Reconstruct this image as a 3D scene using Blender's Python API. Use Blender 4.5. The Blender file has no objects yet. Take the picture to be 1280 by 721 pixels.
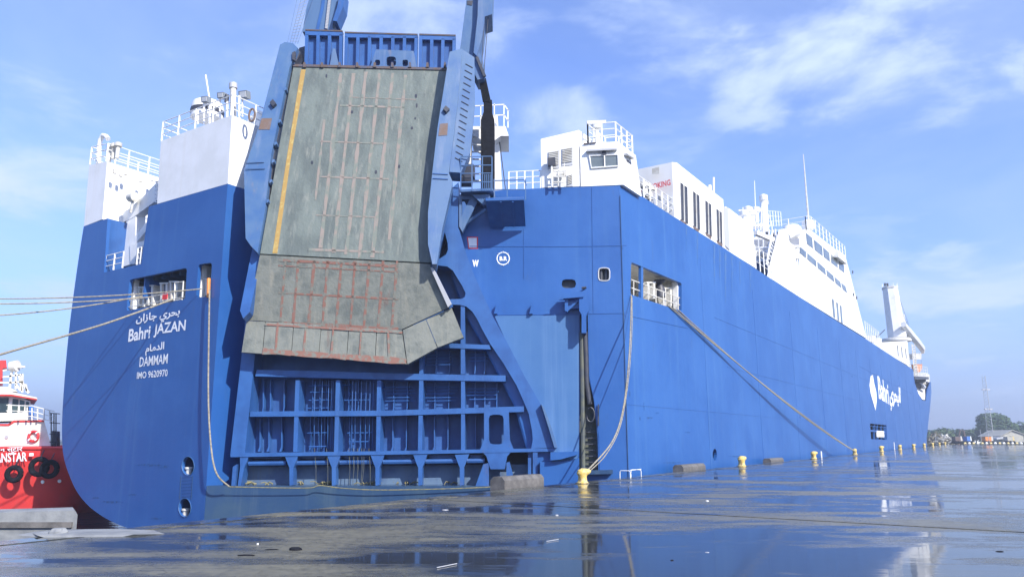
import bpy, math, random
from mathutils import Vector as V, Matrix
from mathutils.geometry import tessellate_polygon
random.seed(7)
R = math.radians
SC = bpy.context.scene
COL = SC.collection

# ------------------------------------------------------------------ camera
F = 930.0; CX, CY = 640.0, 360.5; H = 1.6
PITCH = math.atan((548 - CY) / F)
cam = bpy.data.cameras.new("camera"); cam.lens = 36 * F / 1280; cam.sensor_width = 36
cam.clip_start = 0.1; cam.clip_end = 20000
camo = bpy.data.objects.new("camera", cam); COL.objects.link(camo)
camo.location = (0, 0, H); camo.rotation_euler = (math.pi / 2 + PITCH, 0, 0)
SC.camera = camo

# ------------------------------------------------------------------ light
SUN_AZ, SUN_EL = 141.0, 35.0
def sky_world():
    w = bpy.data.worlds.new("World"); SC.world = w; w.use_nodes = True
    nt = w.node_tree; N = nt.nodes; L = nt.links
    bg = N['Background']; bg.inputs['Strength'].default_value = 0.15
    sky = N.new('ShaderNodeTexSky'); sky.sky_type = 'NISHITA'; sky.sun_disc = False
    sky.sun_elevation = R(SUN_EL); sky.sun_rotation = R(SUN_AZ)
    sky.air_density = 1.0; sky.dust_density = 0.6; sky.ozone_density = 3.0
    tc = N.new('ShaderNodeTexCoord')
    sep = N.new('ShaderNodeSeparateXYZ'); L.new(tc.outputs['Generated'], sep.inputs[0])
    def m(op, a, b=None, clamp=False):
        n = N.new('ShaderNodeMath'); n.operation = op; n.use_clamp = clamp
        for i, x in enumerate((a, b)):
            if x is None: continue
            if isinstance(x, (int, float)): n.inputs[i].default_value = x
            else: L.new(x, n.inputs[i])
        return n.outputs[0]
    zz = m('ADD', m('MAXIMUM', sep.outputs[2], 0.0), 0.16)
    cmb = N.new('ShaderNodeCombineXYZ')
    L.new(m('DIVIDE', sep.outputs[0], zz), cmb.inputs[0]); L.new(m('DIVIDE', sep.outputs[1], zz), cmb.inputs[1])
    def noise(scale, det, rough, off, dist=0.0):
        mp = N.new('ShaderNodeMapping'); mp.inputs['Location'].default_value = off
        L.new(cmb.outputs[0], mp.inputs[0])
        n = N.new('ShaderNodeTexNoise'); n.inputs['Scale'].default_value = scale
        n.inputs['Detail'].default_value = det; n.inputs['Roughness'].default_value = rough
        n.inputs['Distortion'].default_value = dist
        L.new(mp.outputs[0], n.inputs['Vector']); return n.outputs[0]
    def ramp(x, a, b):
        r = N.new('ShaderNodeMapRange'); r.interpolation_type = 'SMOOTHSTEP'
        r.inputs[1].default_value = a; r.inputs[2].default_value = b
        L.new(x, r.inputs[0]); return r.outputs[0]
    fine = ramp(noise(2.6, 9, .60, (1.7, 0.4, 0), .35), .36, .70)
    broad = ramp(noise(0.8, 4, .55, (5.3, 2.2, 0), .3), .40, .72)
    veil = ramp(noise(0.9, 6, .6, (9.0, 3.1, 2.0), .6), .34, .80)
    # cloud banks: azimuth, elevation, half width, half height in degrees, strength
    az = m('ARCTAN2', sep.outputs[0], sep.outputs[1]); el = m('ARCSINE', sep.outputs[2])
    banks = ((24.5, 26.0, 7.5, 4.2, .85), (31, 31, 8, 3.5, .8), (31.5, 10.2, 7.5, 2.3, 1.), (38, 11, 6, 2.6, .9), (36, 22, 5, 2.5, .6), (3.5, 24.5, 4.4, 2.3, 1.), (-32.5, 16.5, 7, 2.4, .95), (-39, 20, 8, 3, .6), (-30, 8.5, 6, 2.4, .55),
             (-6, 30.5, 9, 3.4, .8), (33, 5.5, 7, 1.2, .35), (60, 20, 12, 5, .7), (-70, 16, 14, 5, .7), (100, 30, 16, 7, .7), (-120, 25, 18, 7, .7), (160, 15, 16, 5, .7), (10, 48, 18, 7, .6), (12.5, 29.5, 9, 3.4, .75))
    acc_ = None
    for a_, e_, w_, h_, st in banks:
        dx = m('DIVIDE', m('SUBTRACT', az, R(a_)), R(w_)); dy = m('DIVIDE', m('SUBTRACT', el, R(e_)), R(h_))
        q = m('ADD', m('MULTIPLY', dx, dx), m('MULTIPLY', dy, dy))
        v = m('MULTIPLY', m('SUBTRACT', 1.0, m('MULTIPLY', q, .5), True), st)
        acc_ = v if acc_ is None else m('MAXIMUM', acc_, v)
    body = ramp(m('ADD', acc_, m('MULTIPLY', m('SUBTRACT', fine, .5), .9)), .12, 1.1)
    cl = m('ADD', m('ADD', m('MULTIPLY', body, .72), m('MULTIPLY', m('MULTIPLY', broad, fine), .22)), m('MULTIPLY', veil, .36), True)
    tint = N.new('ShaderNodeMix'); tint.data_type = 'RGBA'; tint.blend_type = 'MULTIPLY'
    tint.inputs[0].default_value = 1.0; L.new(sky.outputs[0], tint.inputs[6]); tint.inputs[7].default_value = (0.90, 0.97, 1.34, 1)
    hz = m('POWER', m('SUBTRACT', 1.0, m('MINIMUM', m('MAXIMUM', sep.outputs[2], 0.0), 1.0)), 5.0)
    hm = N.new('ShaderNodeMix'); hm.data_type = 'RGBA'
    L.new(m('MULTIPLY', hz, 0.85), hm.inputs[0]); L.new(tint.outputs[2], hm.inputs[6]); hm.inputs[7].default_value = (1.08, 1.76, 3.55, 1)
    mx = N.new('ShaderNodeMix'); mx.data_type = 'RGBA'
    L.new(cl, mx.inputs[0]); L.new(hm.outputs[2], mx.inputs[6]); mx.inputs[7].default_value = (3.3, 4.0, 5.4, 1)
    L.new(mx.outputs[2], bg.inputs[0])
sky_world()
sun = bpy.data.lights.new("sun", 'SUN'); sun.energy = 4.8; sun.angle = R(0.5); sun.color = (1, 0.95, 0.87)
suno = bpy.data.objects.new("sun", sun); COL.objects.link(suno)
sd = V((math.sin(R(SUN_AZ)) * math.cos(R(SUN_EL)), math.cos(R(SUN_AZ)) * math.cos(R(SUN_EL)), math.sin(R(SUN_EL))))
suno.rotation_euler = sd.to_track_quat('Z', 'Y').to_euler(); suno.location = (30, -30, 60)
SC.view_settings.view_transform = 'Standard'; SC.view_settings.look = 'None'
SC.view_settings.exposure = 0.62; SC.view_settings.gamma = 1.0

# ------------------------------------------------------------------ geometry helpers
FW = V((0, math.cos(PITCH), math.sin(PITCH))); UP = V((0, -math.sin(PITCH), math.cos(PITCH))); RT = V((1, 0, 0))
CAM = V((0, 0, H)); Z = V((0, 0, 1))
def ray(x, y): return FW + RT * ((x - CX) / F) + UP * ((CY - y) / F)
def on(x, y, pl):                       # a photographed point laid on a surface of the scene
    d = ray(x, y); return CAM + d * ((pl[0] - CAM).dot(pl[1]) / d.dot(pl[1]))
def dep(x, y, d):
    r = ray(x, y); return CAM + r * (d / r.y)
def vplane(p, d):                       # upright plane through p holding direction d, normal towards the camera
    n = V((d[1], -d[0], 0)).normalized()
    if (CAM - p).dot(n) < 0: n = -n
    return (V(p), n)
def plane3(a, b, c):
    n = (b - a).cross(c - a).normalized()
    if (CAM - a).dot(n) < 0: n = -n
    return (a.copy(), n)
def off(pl, d): return (pl[0] + pl[1] * d, pl[1])

class MB:
    def __init__(s): s.v = []; s.f = []; s.smooth = False
    def add(s, vs, fs):
        o = len(s.v); s.v += [V(q) for q in vs]; s.f += [tuple(i + o for i in f) for f in fs]; return s
    def prism(s, pts, vec):
        n = len(pts); vec = V(vec)
        a = [V(p) for p in pts]
        nn = V((0, 0, 0))
        for i in range(n): nn += a[i].cross(a[(i + 1) % n])
        if nn.dot(vec) > 0: a.reverse()
        b = [p + vec for p in a]
        return s.add(a + b, [tuple(range(n)), tuple(range(2 * n - 1, n - 1, -1))] + [(i, i + n, (i + 1) % n + n, (i + 1) % n) for i in range(n)])
    def pp(s, px, pl, t):               # plate with front on the plane and thickness t behind
        return s.prism([on(x, y, pl) for x, y in px], -pl[1] * t)
    def box(s, c, x, y, z):             # half vectors
        c, x, y, z = V(c), V(x), V(y), V(z)
        return s.prism([c - x - y - z, c + x - y - z, c + x + y - z, c - x + y - z], z * 2)
    def bar(s, a, b, w, h=None, up=Z):
        a, b = V(a), V(b); h = h or w
        d = (b - a).normalized(); sx = d.cross(up)
        if sx.length < 1e-4: sx = d.cross(V((1, 0, 0)))
        sx.normalize(); sy = sx.cross(d)
        return s.prism([a + sx * w / 2 * i + sy * h / 2 * j for i, j in ((-1, -1), (1, -1), (1, 1), (-1, 1))], b - a)
    def tube(s, pts, r, n=8):
        pts = [V(p) for p in pts]; rs = r if isinstance(r, (list, tuple)) else [r] * len(pts)
        o = len(s.v); ref = None; m = len(pts)
        for i, p in enumerate(pts):
            d = (pts[min(i + 1, m - 1)] - pts[max(i - 1, 0)]).normalized()
            if ref is None: ref = d.cross(Z if abs(d.z) < .9 else V((1, 0, 0))).normalized()
            a = (ref - d * ref.dot(d)).normalized(); b = d.cross(a); ref = a
            for k in range(n):
                t = 2 * math.pi * k / n; s.v.append(p + (a * math.cos(t) + b * math.sin(t)) * rs[i])
        for i in range(m - 1):
            for k in range(n):
                s.f.append((o + i * n + k, o + i * n + (k + 1) % n, o + (i + 1) * n + (k + 1) % n, o + (i + 1) * n + k))
        s.f.append(tuple(o + k for k in reversed(range(n)))); s.f.append(tuple(o + (m - 1) * n + k for k in range(n)))
        return s
    def lathe(s, c, prof, n=16, ax=Z):
        c = V(c); q = ax.to_track_quat('Z', 'X'); o = len(s.v); m = len(prof)
        for r, h in prof:
            for k in range(n):
                t = 2 * math.pi * k / n; s.v.append(c + q @ V((r * math.cos(t), r * math.sin(t), h)))
        for i in range(m - 1):
            for k in range(n):
                s.f.append((o + i * n + k, o + i * n + (k + 1) % n, o + (i + 1) * n + (k + 1) % n, o + (i + 1) * n + k))
        s.f.append(tuple(o + k for k in reversed(range(n)))); s.f.append(tuple(o + (m - 1) * n + k for k in range(n)))
        return s
    def holes(s, outer, hs, pl, t):     # plate with openings; outer/hs are 3D point lists on plane
        loops = [list(map(V, outer))] + [list(map(V, h)) for h in hs]
        n = pl[1]; ex = Z.cross(n).normalized(); ey = n.cross(ex)
        flat = [[V((p.dot(ex), p.dot(ey), 0)) for p in l] for l in loops]
        tris = tessellate_polygon(flat)
        allp = [p for l in loops for p in l]; N = len(allp)
        fs = []
        for a, b, c in tris:
            nn = (allp[b] - allp[a]).cross(allp[c] - allp[a])
            if nn.dot(n) < 0: a, c = c, a
            fs.append((a, b, c)); fs.append((c + N, b + N, a + N))
        o = 0
        for l in loops:
            k = len(l)
            for i in range(k): fs.append((o + i, o + (i + 1) % k, o + (i + 1) % k + N, o + i + N))
            o += k
        return s.add(allp + [p - n * t for p in allp], fs)
    def mesh(s, name, org=V((0, 0, 0)), mat=None, smooth=False):
        me = bpy.data.meshes.new(name); me.from_pydata([tuple(p - org) for p in s.v], [], s.f)
        if mat: me.materials.append(mat)
        import bmesh
        b = bmesh.new(); b.from_mesh(me); bmesh.ops.recalc_face_normals(b, faces=b.faces[:]); b.to_mesh(me); b.free()
        if smooth:
            for p in me.polygons: p.use_smooth = True
            me.set_sharp_from_angle(angle=R(40))
        me.update(); return me

def setp(o, label=None, cat=None, group=None, kind=None):
    for k, v in (('label', label), ('category', cat), ('group', group), ('kind', kind)):
        if v: o[k] = v
    return o
def thing(name, loc, label, cat, group=None):
    o = bpy.data.objects.new(name, None); COL.objects.link(o); o.location = loc
    o.empty_display_size = .2; return setp(o, label, cat, group)
def worldloc(o):
    p = V(o.location); q = o.parent
    while q: p += V(q.location); q = q.parent
    return p
def part(name, mb, mat, parent, label=None, smooth=False, kind=None):
    me = mb.mesh(name, worldloc(parent), mat, smooth)
    o = bpy.data.objects.new(name, me); COL.objects.link(o); o.parent = parent
    # child origin of a part is its thing's origin, so locations stay zero
    return setp(o, label, None, None, kind)
def single(name, mb, mat, label, cat, group=None, org=None, smooth=False, kind=None):
    if org is None:
        mn = V((sum(p.x for p in mb.v) / len(mb.v), sum(p.y for p in mb.v) / len(mb.v), min(p.z for p in mb.v))); org = mn
    o = bpy.data.objects.new(name, mb.mesh(name, org, mat, smooth)); COL.objects.link(o); o.location = org
    return setp(o, label, cat, group, kind)
def struct(name, mb, mat, smooth=False, kind='structure'):
    o = bpy.data.objects.new(name, mb.mesh(name, V((0, 0, 0)), mat, smooth)); COL.objects.link(o); o['kind'] = kind; return o
def copy_tree(o, parent=None):
    c = o.copy(); COL.objects.link(c)
    if parent: c.parent = parent
    for ch in list(o.children): copy_tree(ch, c)
    return c

# ------------------------------------------------------------------ materials
def mat(name, col, rough=.5, metal=0., var=None, vscale=1., vdet=6, stretch=(1, 1, 1), bump=0., bscale=4., spec=.5, streak=None, lo=.4, hi=.65, rust=None, bdist=.03, ss=(1.6, 1.6, .05), rs=(1.2, 1.2, .35)):
    m = bpy.data.materials.new(name); m.use_nodes = True; nt = m.node_tree; N, L = nt.nodes, nt.links
    b = N['Principled BSDF']; b.inputs['Roughness'].default_value = rough; b.inputs['Metallic'].default_value = metal
    b.inputs['Specular IOR Level'].default_value = spec
    c4 = (*col, 1); b.inputs['Base Color'].default_value = c4
    tc = N.new('ShaderNodeTexCoord')
    def noise(scale, det, st, r=.6, loc=(0, 0, 0)):
        mp = N.new('ShaderNodeMapping'); mp.inputs['Scale'].default_value = st; mp.inputs['Location'].default_value = loc
        L.new(tc.outputs['Object'], mp.inputs[0])
        n = N.new('ShaderNodeTexNoise'); n.inputs['Scale'].default_value = scale; n.inputs['Detail'].default_value = det
        n.inputs['Roughness'].default_value = r; L.new(mp.outputs[0], n.inputs['Vector']); return n.outputs[0]
    def rng(x, a, b_, o1=1.):
        r = N.new('ShaderNodeMapRange'); r.interpolation_type = 'SMOOTHSTEP'; r.inputs[1].default_value = a; r.inputs[2].default_value = b_
        r.inputs[4].default_value = o1
        L.new(x, r.inputs[0]); return r.outputs[0]
    def mix(f, a, bcol):
        x = N.new('ShaderNodeMix'); x.data_type = 'RGBA'; L.new(f, x.inputs[0])
        if hasattr(a, 'links'): L.new(a, x.inputs[6])
        else: x.inputs[6].default_value = (*a, 1)
        x.inputs[7].default_value = (*bcol, 1); return x.outputs[2]
    cur = col
    if var: cur = mix(rng(noise(vscale, vdet, stretch), lo, hi), cur, var)
    if streak:      # (colour, amount) downward runs
        cur = mix(rng(noise(1.0, 5, ss, .65, (3, 1, 0)), .5, .78, streak[1]), cur, streak[0])
    if rust:
        cur = mix(rng(noise(1.3, 8, rs, .7, (7, 2, 5)), .60, .72, rust[1]), cur, rust[0])
    if hasattr(cur, 'links'): L.new(cur, b.inputs['Base Color'])
    if bump:
        bn = N.new('ShaderNodeBump'); bn.inputs['Strength'].default_value = bump; bn.inputs['Distance'].default_value = bdist
        L.new(noise(bscale, 4, (1, 1, 1)), bn.inputs['Height']); L.new(bn.outputs[0], b.inputs['Normal'])
    return m
BLUE = (0.015, 0.086, 0.295); BLUE2 = (0.023, 0.105, 0.33)
M = {}
M['hull'] = mat('hull_paint', BLUE, .42, var=BLUE2, vscale=.22, bump=.25, bscale=.5, streak=((.048, .145, .345), .5), rust=((.035, .09, .23), .5), bdist=.10)
M['hull_low'] = mat('hull_paint_dark_streaked', (.026, .062, .135), .22, var=(.04, .078, .13), vscale=.6, bump=.2, bscale=1, streak=((.09, .13, .16), .8))  # darker than the hull blue, with paler streaks
M['hull_pale'] = mat('quarter_plate_paint', (.055, .150, .33), .5, var=(.042, .13, .31), vscale=.3, bump=.2, bscale=.6, streak=((.12, .23, .42), .6))
M['ramp_blue'] = mat('ramp_blue_paint', (.028, .105, .31), .42, var=(.021, .08, .25), vscale=.9, bump=.12, bscale=2, streak=((.055, .14, .34), .5), rust=((.12, .11, .14), .35))
M['girder'] = mat('weathered_blue_paint', (.068, .138, .26), .5, var=(.042, .11, .255), vscale=.7, bump=.15, bscale=2, streak=((.20, .24, .34), .7), rust=((.20, .17, .17), .5))
M['white'] = mat('white_paint', (.80, .80, .78), .5, var=(.73, .73, .70), vscale=.6, bump=.1, bscale=1.5, streak=((.66, .62, .52), .35))
M['offwhite'] = mat('aged_white_paint', (.62, .61, .56), .55, var=(.50, .47, .40), vscale=2.2, rust=((.35, .22, .12), .6))
M['green'] = mat('ramp_deck_coating', (.145, .172, .152), .62, var=(.095, .115, .105), vscale=1.5, vdet=9, stretch=(1, 1, .3), bump=.6, bscale=7, streak=((.225, .235, .20), .9), rust=((.065, .075, .07), .9), lo=.36, hi=.66, ss=(4, 4, .10), rs=(3.2, 3.2, .22))
M['green2'] = mat('ramp_end_coating', (.195, .205, .175), .62, var=(.12, .135, .12), vscale=1.6, vdet=9, bump=.6, bscale=7, streak=((.26, .25, .20), .9), rust=((.16, .10, .075), .6), lo=.38, hi=.68, ss=(4, 4, .2))
M['grip'] = mat('scraped_primer', (.245, .205, .175), .75, var=(.165, .185, .155), vscale=3.2, vdet=9, stretch=(1, 1, .5), lo=.44, hi=.58)
M['grip2'] = mat('rusty_primer', (.235, .115, .085), .8, var=(.18, .185, .155), vscale=4, vdet=9, lo=.45, hi=.60)
M['yellow_line'] = mat('yellow_marking', (.36, .225, .06), .6, var=(.45, .36, .12), vscale=5, lo=.5, hi=.7)
M['rust'] = mat('rusty_edge', (.10, .07, .055), .85, var=(.07, .08, .12), vscale=3)
M['rustpatch'] = mat('rust_patch', (.15, .10, .075), .85, var=(.15, .12, .12), vscale=5)
M['black'] = mat('black_rubber', (.008, .009, .013), .95, var=(.014, .015, .02), vscale=5, bump=.3, spec=.15)
M['dark'] = mat('dark_steel', (.03, .035, .05), .5, var=(.05, .05, .06), vscale=3)
M['glass'] = mat('window_glass', (.03, .05, .06), .06, var=(.06, .10, .10), vscale=1.5)
M['paneglass'] = mat('clouded_glass', (.14, .17, .18), .12, var=(.08, .10, .11), vscale=.6)
M['rope'] = mat('mooring_rope_fibre', (.33, .30, .23), .9, var=(.20, .18, .14), vscale=9, bump=.5, bscale=30)
M['yrope'] = mat('yellow_rope_fibre', (.25, .22, .10), .9, var=(.14, .14, .10), vscale=6)
M['byellow'] = mat('bollard_yellow', (.62, .43, .09), .55, var=(.56, .47, .22), vscale=9, vdet=8, bump=.6, bscale=14, rust=((.16, .10, .05), .9), lo=.42, hi=.58)
M['fender'] = mat('fender_rubber', (.10, .095, .09), .8, var=(.16, .15, .14), vscale=3, bump=.4, bscale=10)
M['concrete'] = mat('grey_concrete', (.26, .27, .27), .8, var=(.17, .18, .19), vscale=1.3, vdet=9, bump=.5, bscale=6, streak=((.12, .13, .13), .6))
M['red'] = mat('red_hull_paint', (.78, .06, .055), .45, var=(.68, .05, .05), vscale=.7, bump=.2, bscale=1, streak=((.55, .10, .09), .6))
M['pink'] = mat('red_trim_paint', (.62, .06, .05), .5)
M['tugwhite'] = mat('tug_white_paint', (.78, .76, .70), .5, var=(.68, .64, .55), vscale=1.2, rust=((.45, .32, .2), .5))
M['lamp_glass'] = mat('lamp_glass', (.5, .5, .48), .15)
M['orange'] = mat('orange_paint', (.75, .26, .04), .5, var=(.55, .2, .05), vscale=3)
M['redmark'] = mat('red_lettering', (.65, .04, .05), .6)
M['mark'] = mat('white_lettering', (.82, .83, .84), .6, var=(.62, .68, .78), vscale=3, lo=.5, hi=.75)
M['grime'] = mat('grimy_trench', (.11, .12, .09), .8, var=(.06, .08, .10), vscale=2, streak=((.16, .14, .09), .7))
M['bay_paint'] = mat('scuffed_bay_paint', (.10, .165, .26), .6, var=(.06, .11, .22), vscale=1.2, streak=((.13, .13, .10), .7))
M['leaf_plate'] = mat('shaded_grimy_ramp_paint', (.025, .095, .29), .5, var=(.017, .068, .22), vscale=.8, streak=((.05, .12, .27), .7), rust=((.09, .09, .10), .6))  # recess shade put into the ramp blue; streaks and rust are wear
M['scuff'] = mat('hull_scuff', (.02, .07, .20), .6, var=(.022, .105, .32), vscale=6, lo=.45, hi=.6)
M['runs'] = mat('faint_rust_run', (.07, .14, .27), .6, var=(.028, .115, .34), vscale=5, lo=.4, hi=.6)
M['bark'] = mat('bark', (.10, .075, .05), .9)
M['leaf1'] = mat('foliage_dark', (.035, .075, .03), .8, var=(.055, .10, .035), vscale=.4)
M['leaf2'] = mat('foliage_mid', (.055, .11, .035), .8, var=(.09, .12, .045), vscale=.4)
M['shed'] = mat('shed_sheet', (.42, .40, .33), .7, var=(.34, .33, .28), vscale=.5)
M['galv'] = mat('galvanised_steel', (.42, .43, .45), .5)
M['bluep'] = mat('blue_tarpaulin', (.05, .17, .5), .6)
M['scrap'] = mat('scrap_mix', (.22, .18, .13), .9, var=(.12, .13, .08), vscale=1.2)
M['floodgrey'] = mat('lamp_housing', (.16, .18, .2), .5)

def quay_mat():
    m = bpy.data.materials.new('wet_concrete'); m.use_nodes = True; nt = m.node_tree; N, L = nt.nodes, nt.links
    b = N['Principled BSDF']; g = N.new('ShaderNodeNewGeometry')
    def noise(scale, det, r=.6, st=(1, 1, 1), loc=(0, 0, 0), rot=0, dist=0.):
        mp = N.new('ShaderNodeMapping'); mp.inputs['Scale'].default_value = st; mp.inputs['Location'].default_value = loc
        mp.inputs['Rotation'].default_value = (0, 0, rot)
        L.new(g.outputs['Position'], mp.inputs[0])
        n = N.new('ShaderNodeTexNoise'); n.inputs['Scale'].default_value = scale; n.inputs['Detail'].default_value = det
        n.inputs['Roughness'].default_value = r; n.inputs['Distortion'].default_value = dist
        L.new(mp.outputs[0], n.inputs['Vector']); return n.outputs[0]
    def rng(x, a, b_, o0=0., o1=1.):
        r = N.new('ShaderNodeMapRange'); r.interpolation_type = 'SMOOTHSTEP'; r.inputs[1].default_value = a; r.inputs[2].default_value = b_
        r.inputs[3].default_value = o0; r.inputs[4].default_value = o1; L.new(x, r.inputs[0]); return r.outputs[0]
    def math_(op, a, c):
        n = N.new('ShaderNodeMath'); n.operation = op
        for i, x in enumerate((a, c)):
            if isinstance(x, (int, float)): n.inputs[i].default_value = x
            else: L.new(x, n.inputs[i])
        return n.outputs[0]
    def mix(f, a, c):
        x = N.new('ShaderNodeMix'); x.data_type = 'RGBA'; L.new(f, x.inputs[0])
        for i, q in ((6, a), (7, c)):
            if hasattr(q, 'links'): L.new(q, x.inputs[i])
            else: x.inputs[i].default_value = (*q, 1)
        return x.outputs[2]
    sep = N.new('ShaderNodeSeparateXYZ'); L.new(g.outputs['Position'], sep.inputs[0])
    h1 = noise(.16, 3, .55, (1, 1.5, 1), (4, 11, 0), R(-33), .5)
    h2 = noise(1.1, 7, .62, (.55, 1.3, 1), (0, 0, 0), R(15), .3)
    h3 = noise(.55, 8, .68, (.35, 1.9, 1), (7, 3, 0), R(12), .2)
    h = math_('ADD', math_('MULTIPLY', h1, .42), math_('ADD', math_('MULTIPLY', h2, .26), math_('MULTIPLY', h3, .32)))
    # the apron falls away from the camera's left foreground, so pools gather to the right and farther out
    bias = math_('ADD', math_('MULTIPLY', sep.outputs[0], .0012), math_('MULTIPLY', sep.outputs[1], .0004))
    hh = math_('SUBTRACT', h, math_('MINIMUM', math_('MAXIMUM', bias, -.05), .05))
    wet = rng(hh, .455, .486, 1., 0.)          # 1 = pool
    damp = rng(hh, .473, .56, 1., 0.)
    fine = noise(9, 8, .7)
    dry = mix(rng(noise(2.4, 8, .65), .4, .65), (.165, .158, .118), (.095, .093, .075))
    dry = mix(rng(noise(.9, 8, .7, (.35, 1.6, 1), (2, 5, 0), R(10)), .45, .7), dry, (.07, .07, .062))
    dry = mix(rng(fine, .35, .7), dry, (.20, .19, .145))
    dmp = mix(rng(noise(1.7, 8, .7), .4, .65), (.075, .08, .075), (.05, .055, .055))
    brush = noise(3.2, 5, .6, (.25, 5.5, 1), (1, 2, 0), R(57), .1)
    dry = mix(rng(brush, .50, .72), dry, (.085, .085, .07)); dmp = mix(rng(brush, .52, .70), dmp, (.095, .095, .082))
    vo = N.new('ShaderNodeTexVoronoi'); vo.feature = 'DISTANCE_TO_EDGE'; vo.inputs['Scale'].default_value = .16
    mpv = N.new('ShaderNodeMapping'); L.new(g.outputs['Position'], mpv.inputs[0])
    nv = N.new('ShaderNodeTexNoise'); nv.inputs['Scale'].default_value = .8; nv.inputs['Detail'].default_value = 5; L.new(g.outputs['Position'], nv.inputs['Vector'])
    vm = N.new('ShaderNodeVectorMath'); vm.operation = 'MULTIPLY_ADD'; L.new(nv.outputs['Color'], vm.inputs[0]); vm.inputs[1].default_value = (2.2, 2.2, 0); L.new(mpv.outputs[0], vm.inputs[2])
    L.new(vm.outputs[0], vo.inputs['Vector'])
    crack = rng(vo.outputs['Distance'], .0004, .0025, .6, 0.)
    dry = mix(crack, dry, (.03, .03, .027)); dmp = dmp
    c = mix(damp, dry, dmp); c = mix(wet, c, (.040, .045, .047))
    L.new(c, b.inputs['Base Color'])
    r0 = math_('ADD', rng(fine, .3, .7, .30, .50), math_('MULTIPLY', damp, -.20))
    rr = N.new('ShaderNodeMix'); L.new(wet, rr.inputs[0]); L.new(r0, rr.inputs[2]); rr.inputs[3].default_value = .055
    L.new(rr.outputs[0], b.inputs['Roughness'])
    bn = N.new('ShaderNodeBump'); bn.inputs['Distance'].default_value = .012
    inv = N.new('ShaderNodeMapRange'); L.new(wet, inv.inputs[0]); inv.inputs[3].default_value = .5; inv.inputs[4].default_value = 0.0
    L.new(inv.outputs[0], bn.inputs['Strength']); L.new(fine, bn.inputs['Height'])
    bn2 = N.new('ShaderNodeBump'); bn2.inputs['Distance'].default_value = .006; bn2.inputs['Strength'].default_value = .22
    L.new(noise(3.0, 3, .5, (.6, 1.2, 1)), bn2.inputs['Height']); L.new(bn.outputs[0], bn2.inputs['Normal'])
    L.new(bn2.outputs[0], b.inputs['Normal'])
    b.inputs['IOR'].default_value = 1.33; b.inputs['Specular IOR Level'].default_value = .5
    return m
M['quay'] = quay_mat()
def water_mat():
    m = mat('harbour_water', (.012, .03, .045), .05, bump=0); nt = m.node_tree; N, L = nt.nodes, nt.links
    n = N.new('ShaderNodeTexNoise'); n.inputs['Scale'].default_value = .9; n.inputs['Detail'].default_value = 4
    g = N.new('ShaderNodeNewGeometry'); L.new(g.outputs['Position'], n.inputs['Vector'])
    bn = N.new('ShaderNodeBump'); bn.inputs['Strength'].default_value = .5; bn.inputs['Distance'].default_value = .15
    L.new(n.outputs[0], bn.inputs['Height']); L.new(bn.outputs[0], N['Principled BSDF'].inputs['Normal']); return m
M['water'] = water_mat()

# ------------------------------------------------------------------ main directions and planes
AZ = 33.0
A = V((math.sin(R(AZ)), math.cos(R(AZ)), 0)); PORT = V((-A.y, A.x, 0))
K = dep(263, 548, 35.4); K.z = 0
C = dep(784, 548, 35.3); C.z = 0
K2 = K + A * 1.8
SP = vplane(C, A)                     # starboard side
TP = vplane(K, PORT)                  # transom, port part
KP = vplane(K, A)                     # short return beside the ramp
QP = vplane(C, C - K2)                # quarter face
LP = vplane(K, (C + V((-.6, -.35, 0))) - K)      # lower hull under the ramp
P1 = vplane(V((-5, 35.4, 0)), V((1, 0.0, 0)))    # outer face of inner ramp leaf
PE = 13.6                             # camera to quay edge
def along(px):                        # distance along the quay for an object standing at column px, inset from edge
    pass
def quay_pt(u, p): return A * u - PORT * (-p) if False else A * u + PORT * p
def up_to(z, p): return V((p.x, p.y, z))

# ------------------------------------------------------------------ SETTING
wt = MB().add([(-1000, -300, -3.2), (1500, -300, -3.2), (1500, 2000, -3.2), (-1000, 2000, -3.2)], [(0, 1, 2, 3)])
struct('water', wt, M['water'])
# transverse joint of the apron as seen in the photo
j0 = on(640, 630, (V((0, 0, 0)), Z)); j1 = on(1280, 664, (V((0, 0, 0)), Z))
uj = (j0.dot(A) + j1.dot(A)) / 2
SL = 24.0; gap = .16
us = [uj - 3 * SL, uj - 2 * SL, uj - SL, uj, uj + SL, uj + 2 * SL, uj + 3 * SL, uj + 5 * SL, uj + 9 * SL]
quay = MB()
quay.prism([quay_pt(us[0], PE) + Z * -.32, quay_pt(us[-1], PE) + Z * -.32, quay_pt(us[-1], -260) + Z * -.32, quay_pt(us[0], -260) + Z * -.32], (0, 0, -5))
quayo = struct('quay', quay, M['black'])
COPE = .55
def slab(u0, u1, p0, p1):
    m = MB(); m.prism([quay_pt(u0 + gap / 2, p0 - gap / 2), quay_pt(u1 - gap / 2, p0 - gap / 2), quay_pt(u1 - gap / 2, p1 + gap / 2), quay_pt(u0 + gap / 2, p1 + gap / 2)], (0, 0, -.3))
    me = m.mesh('paving_slab', V((0, 0, 0)), M['quay']); o = bpy.data.objects.new('paving_slab', me); COL.objects.link(o); o.parent = quayo
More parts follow.
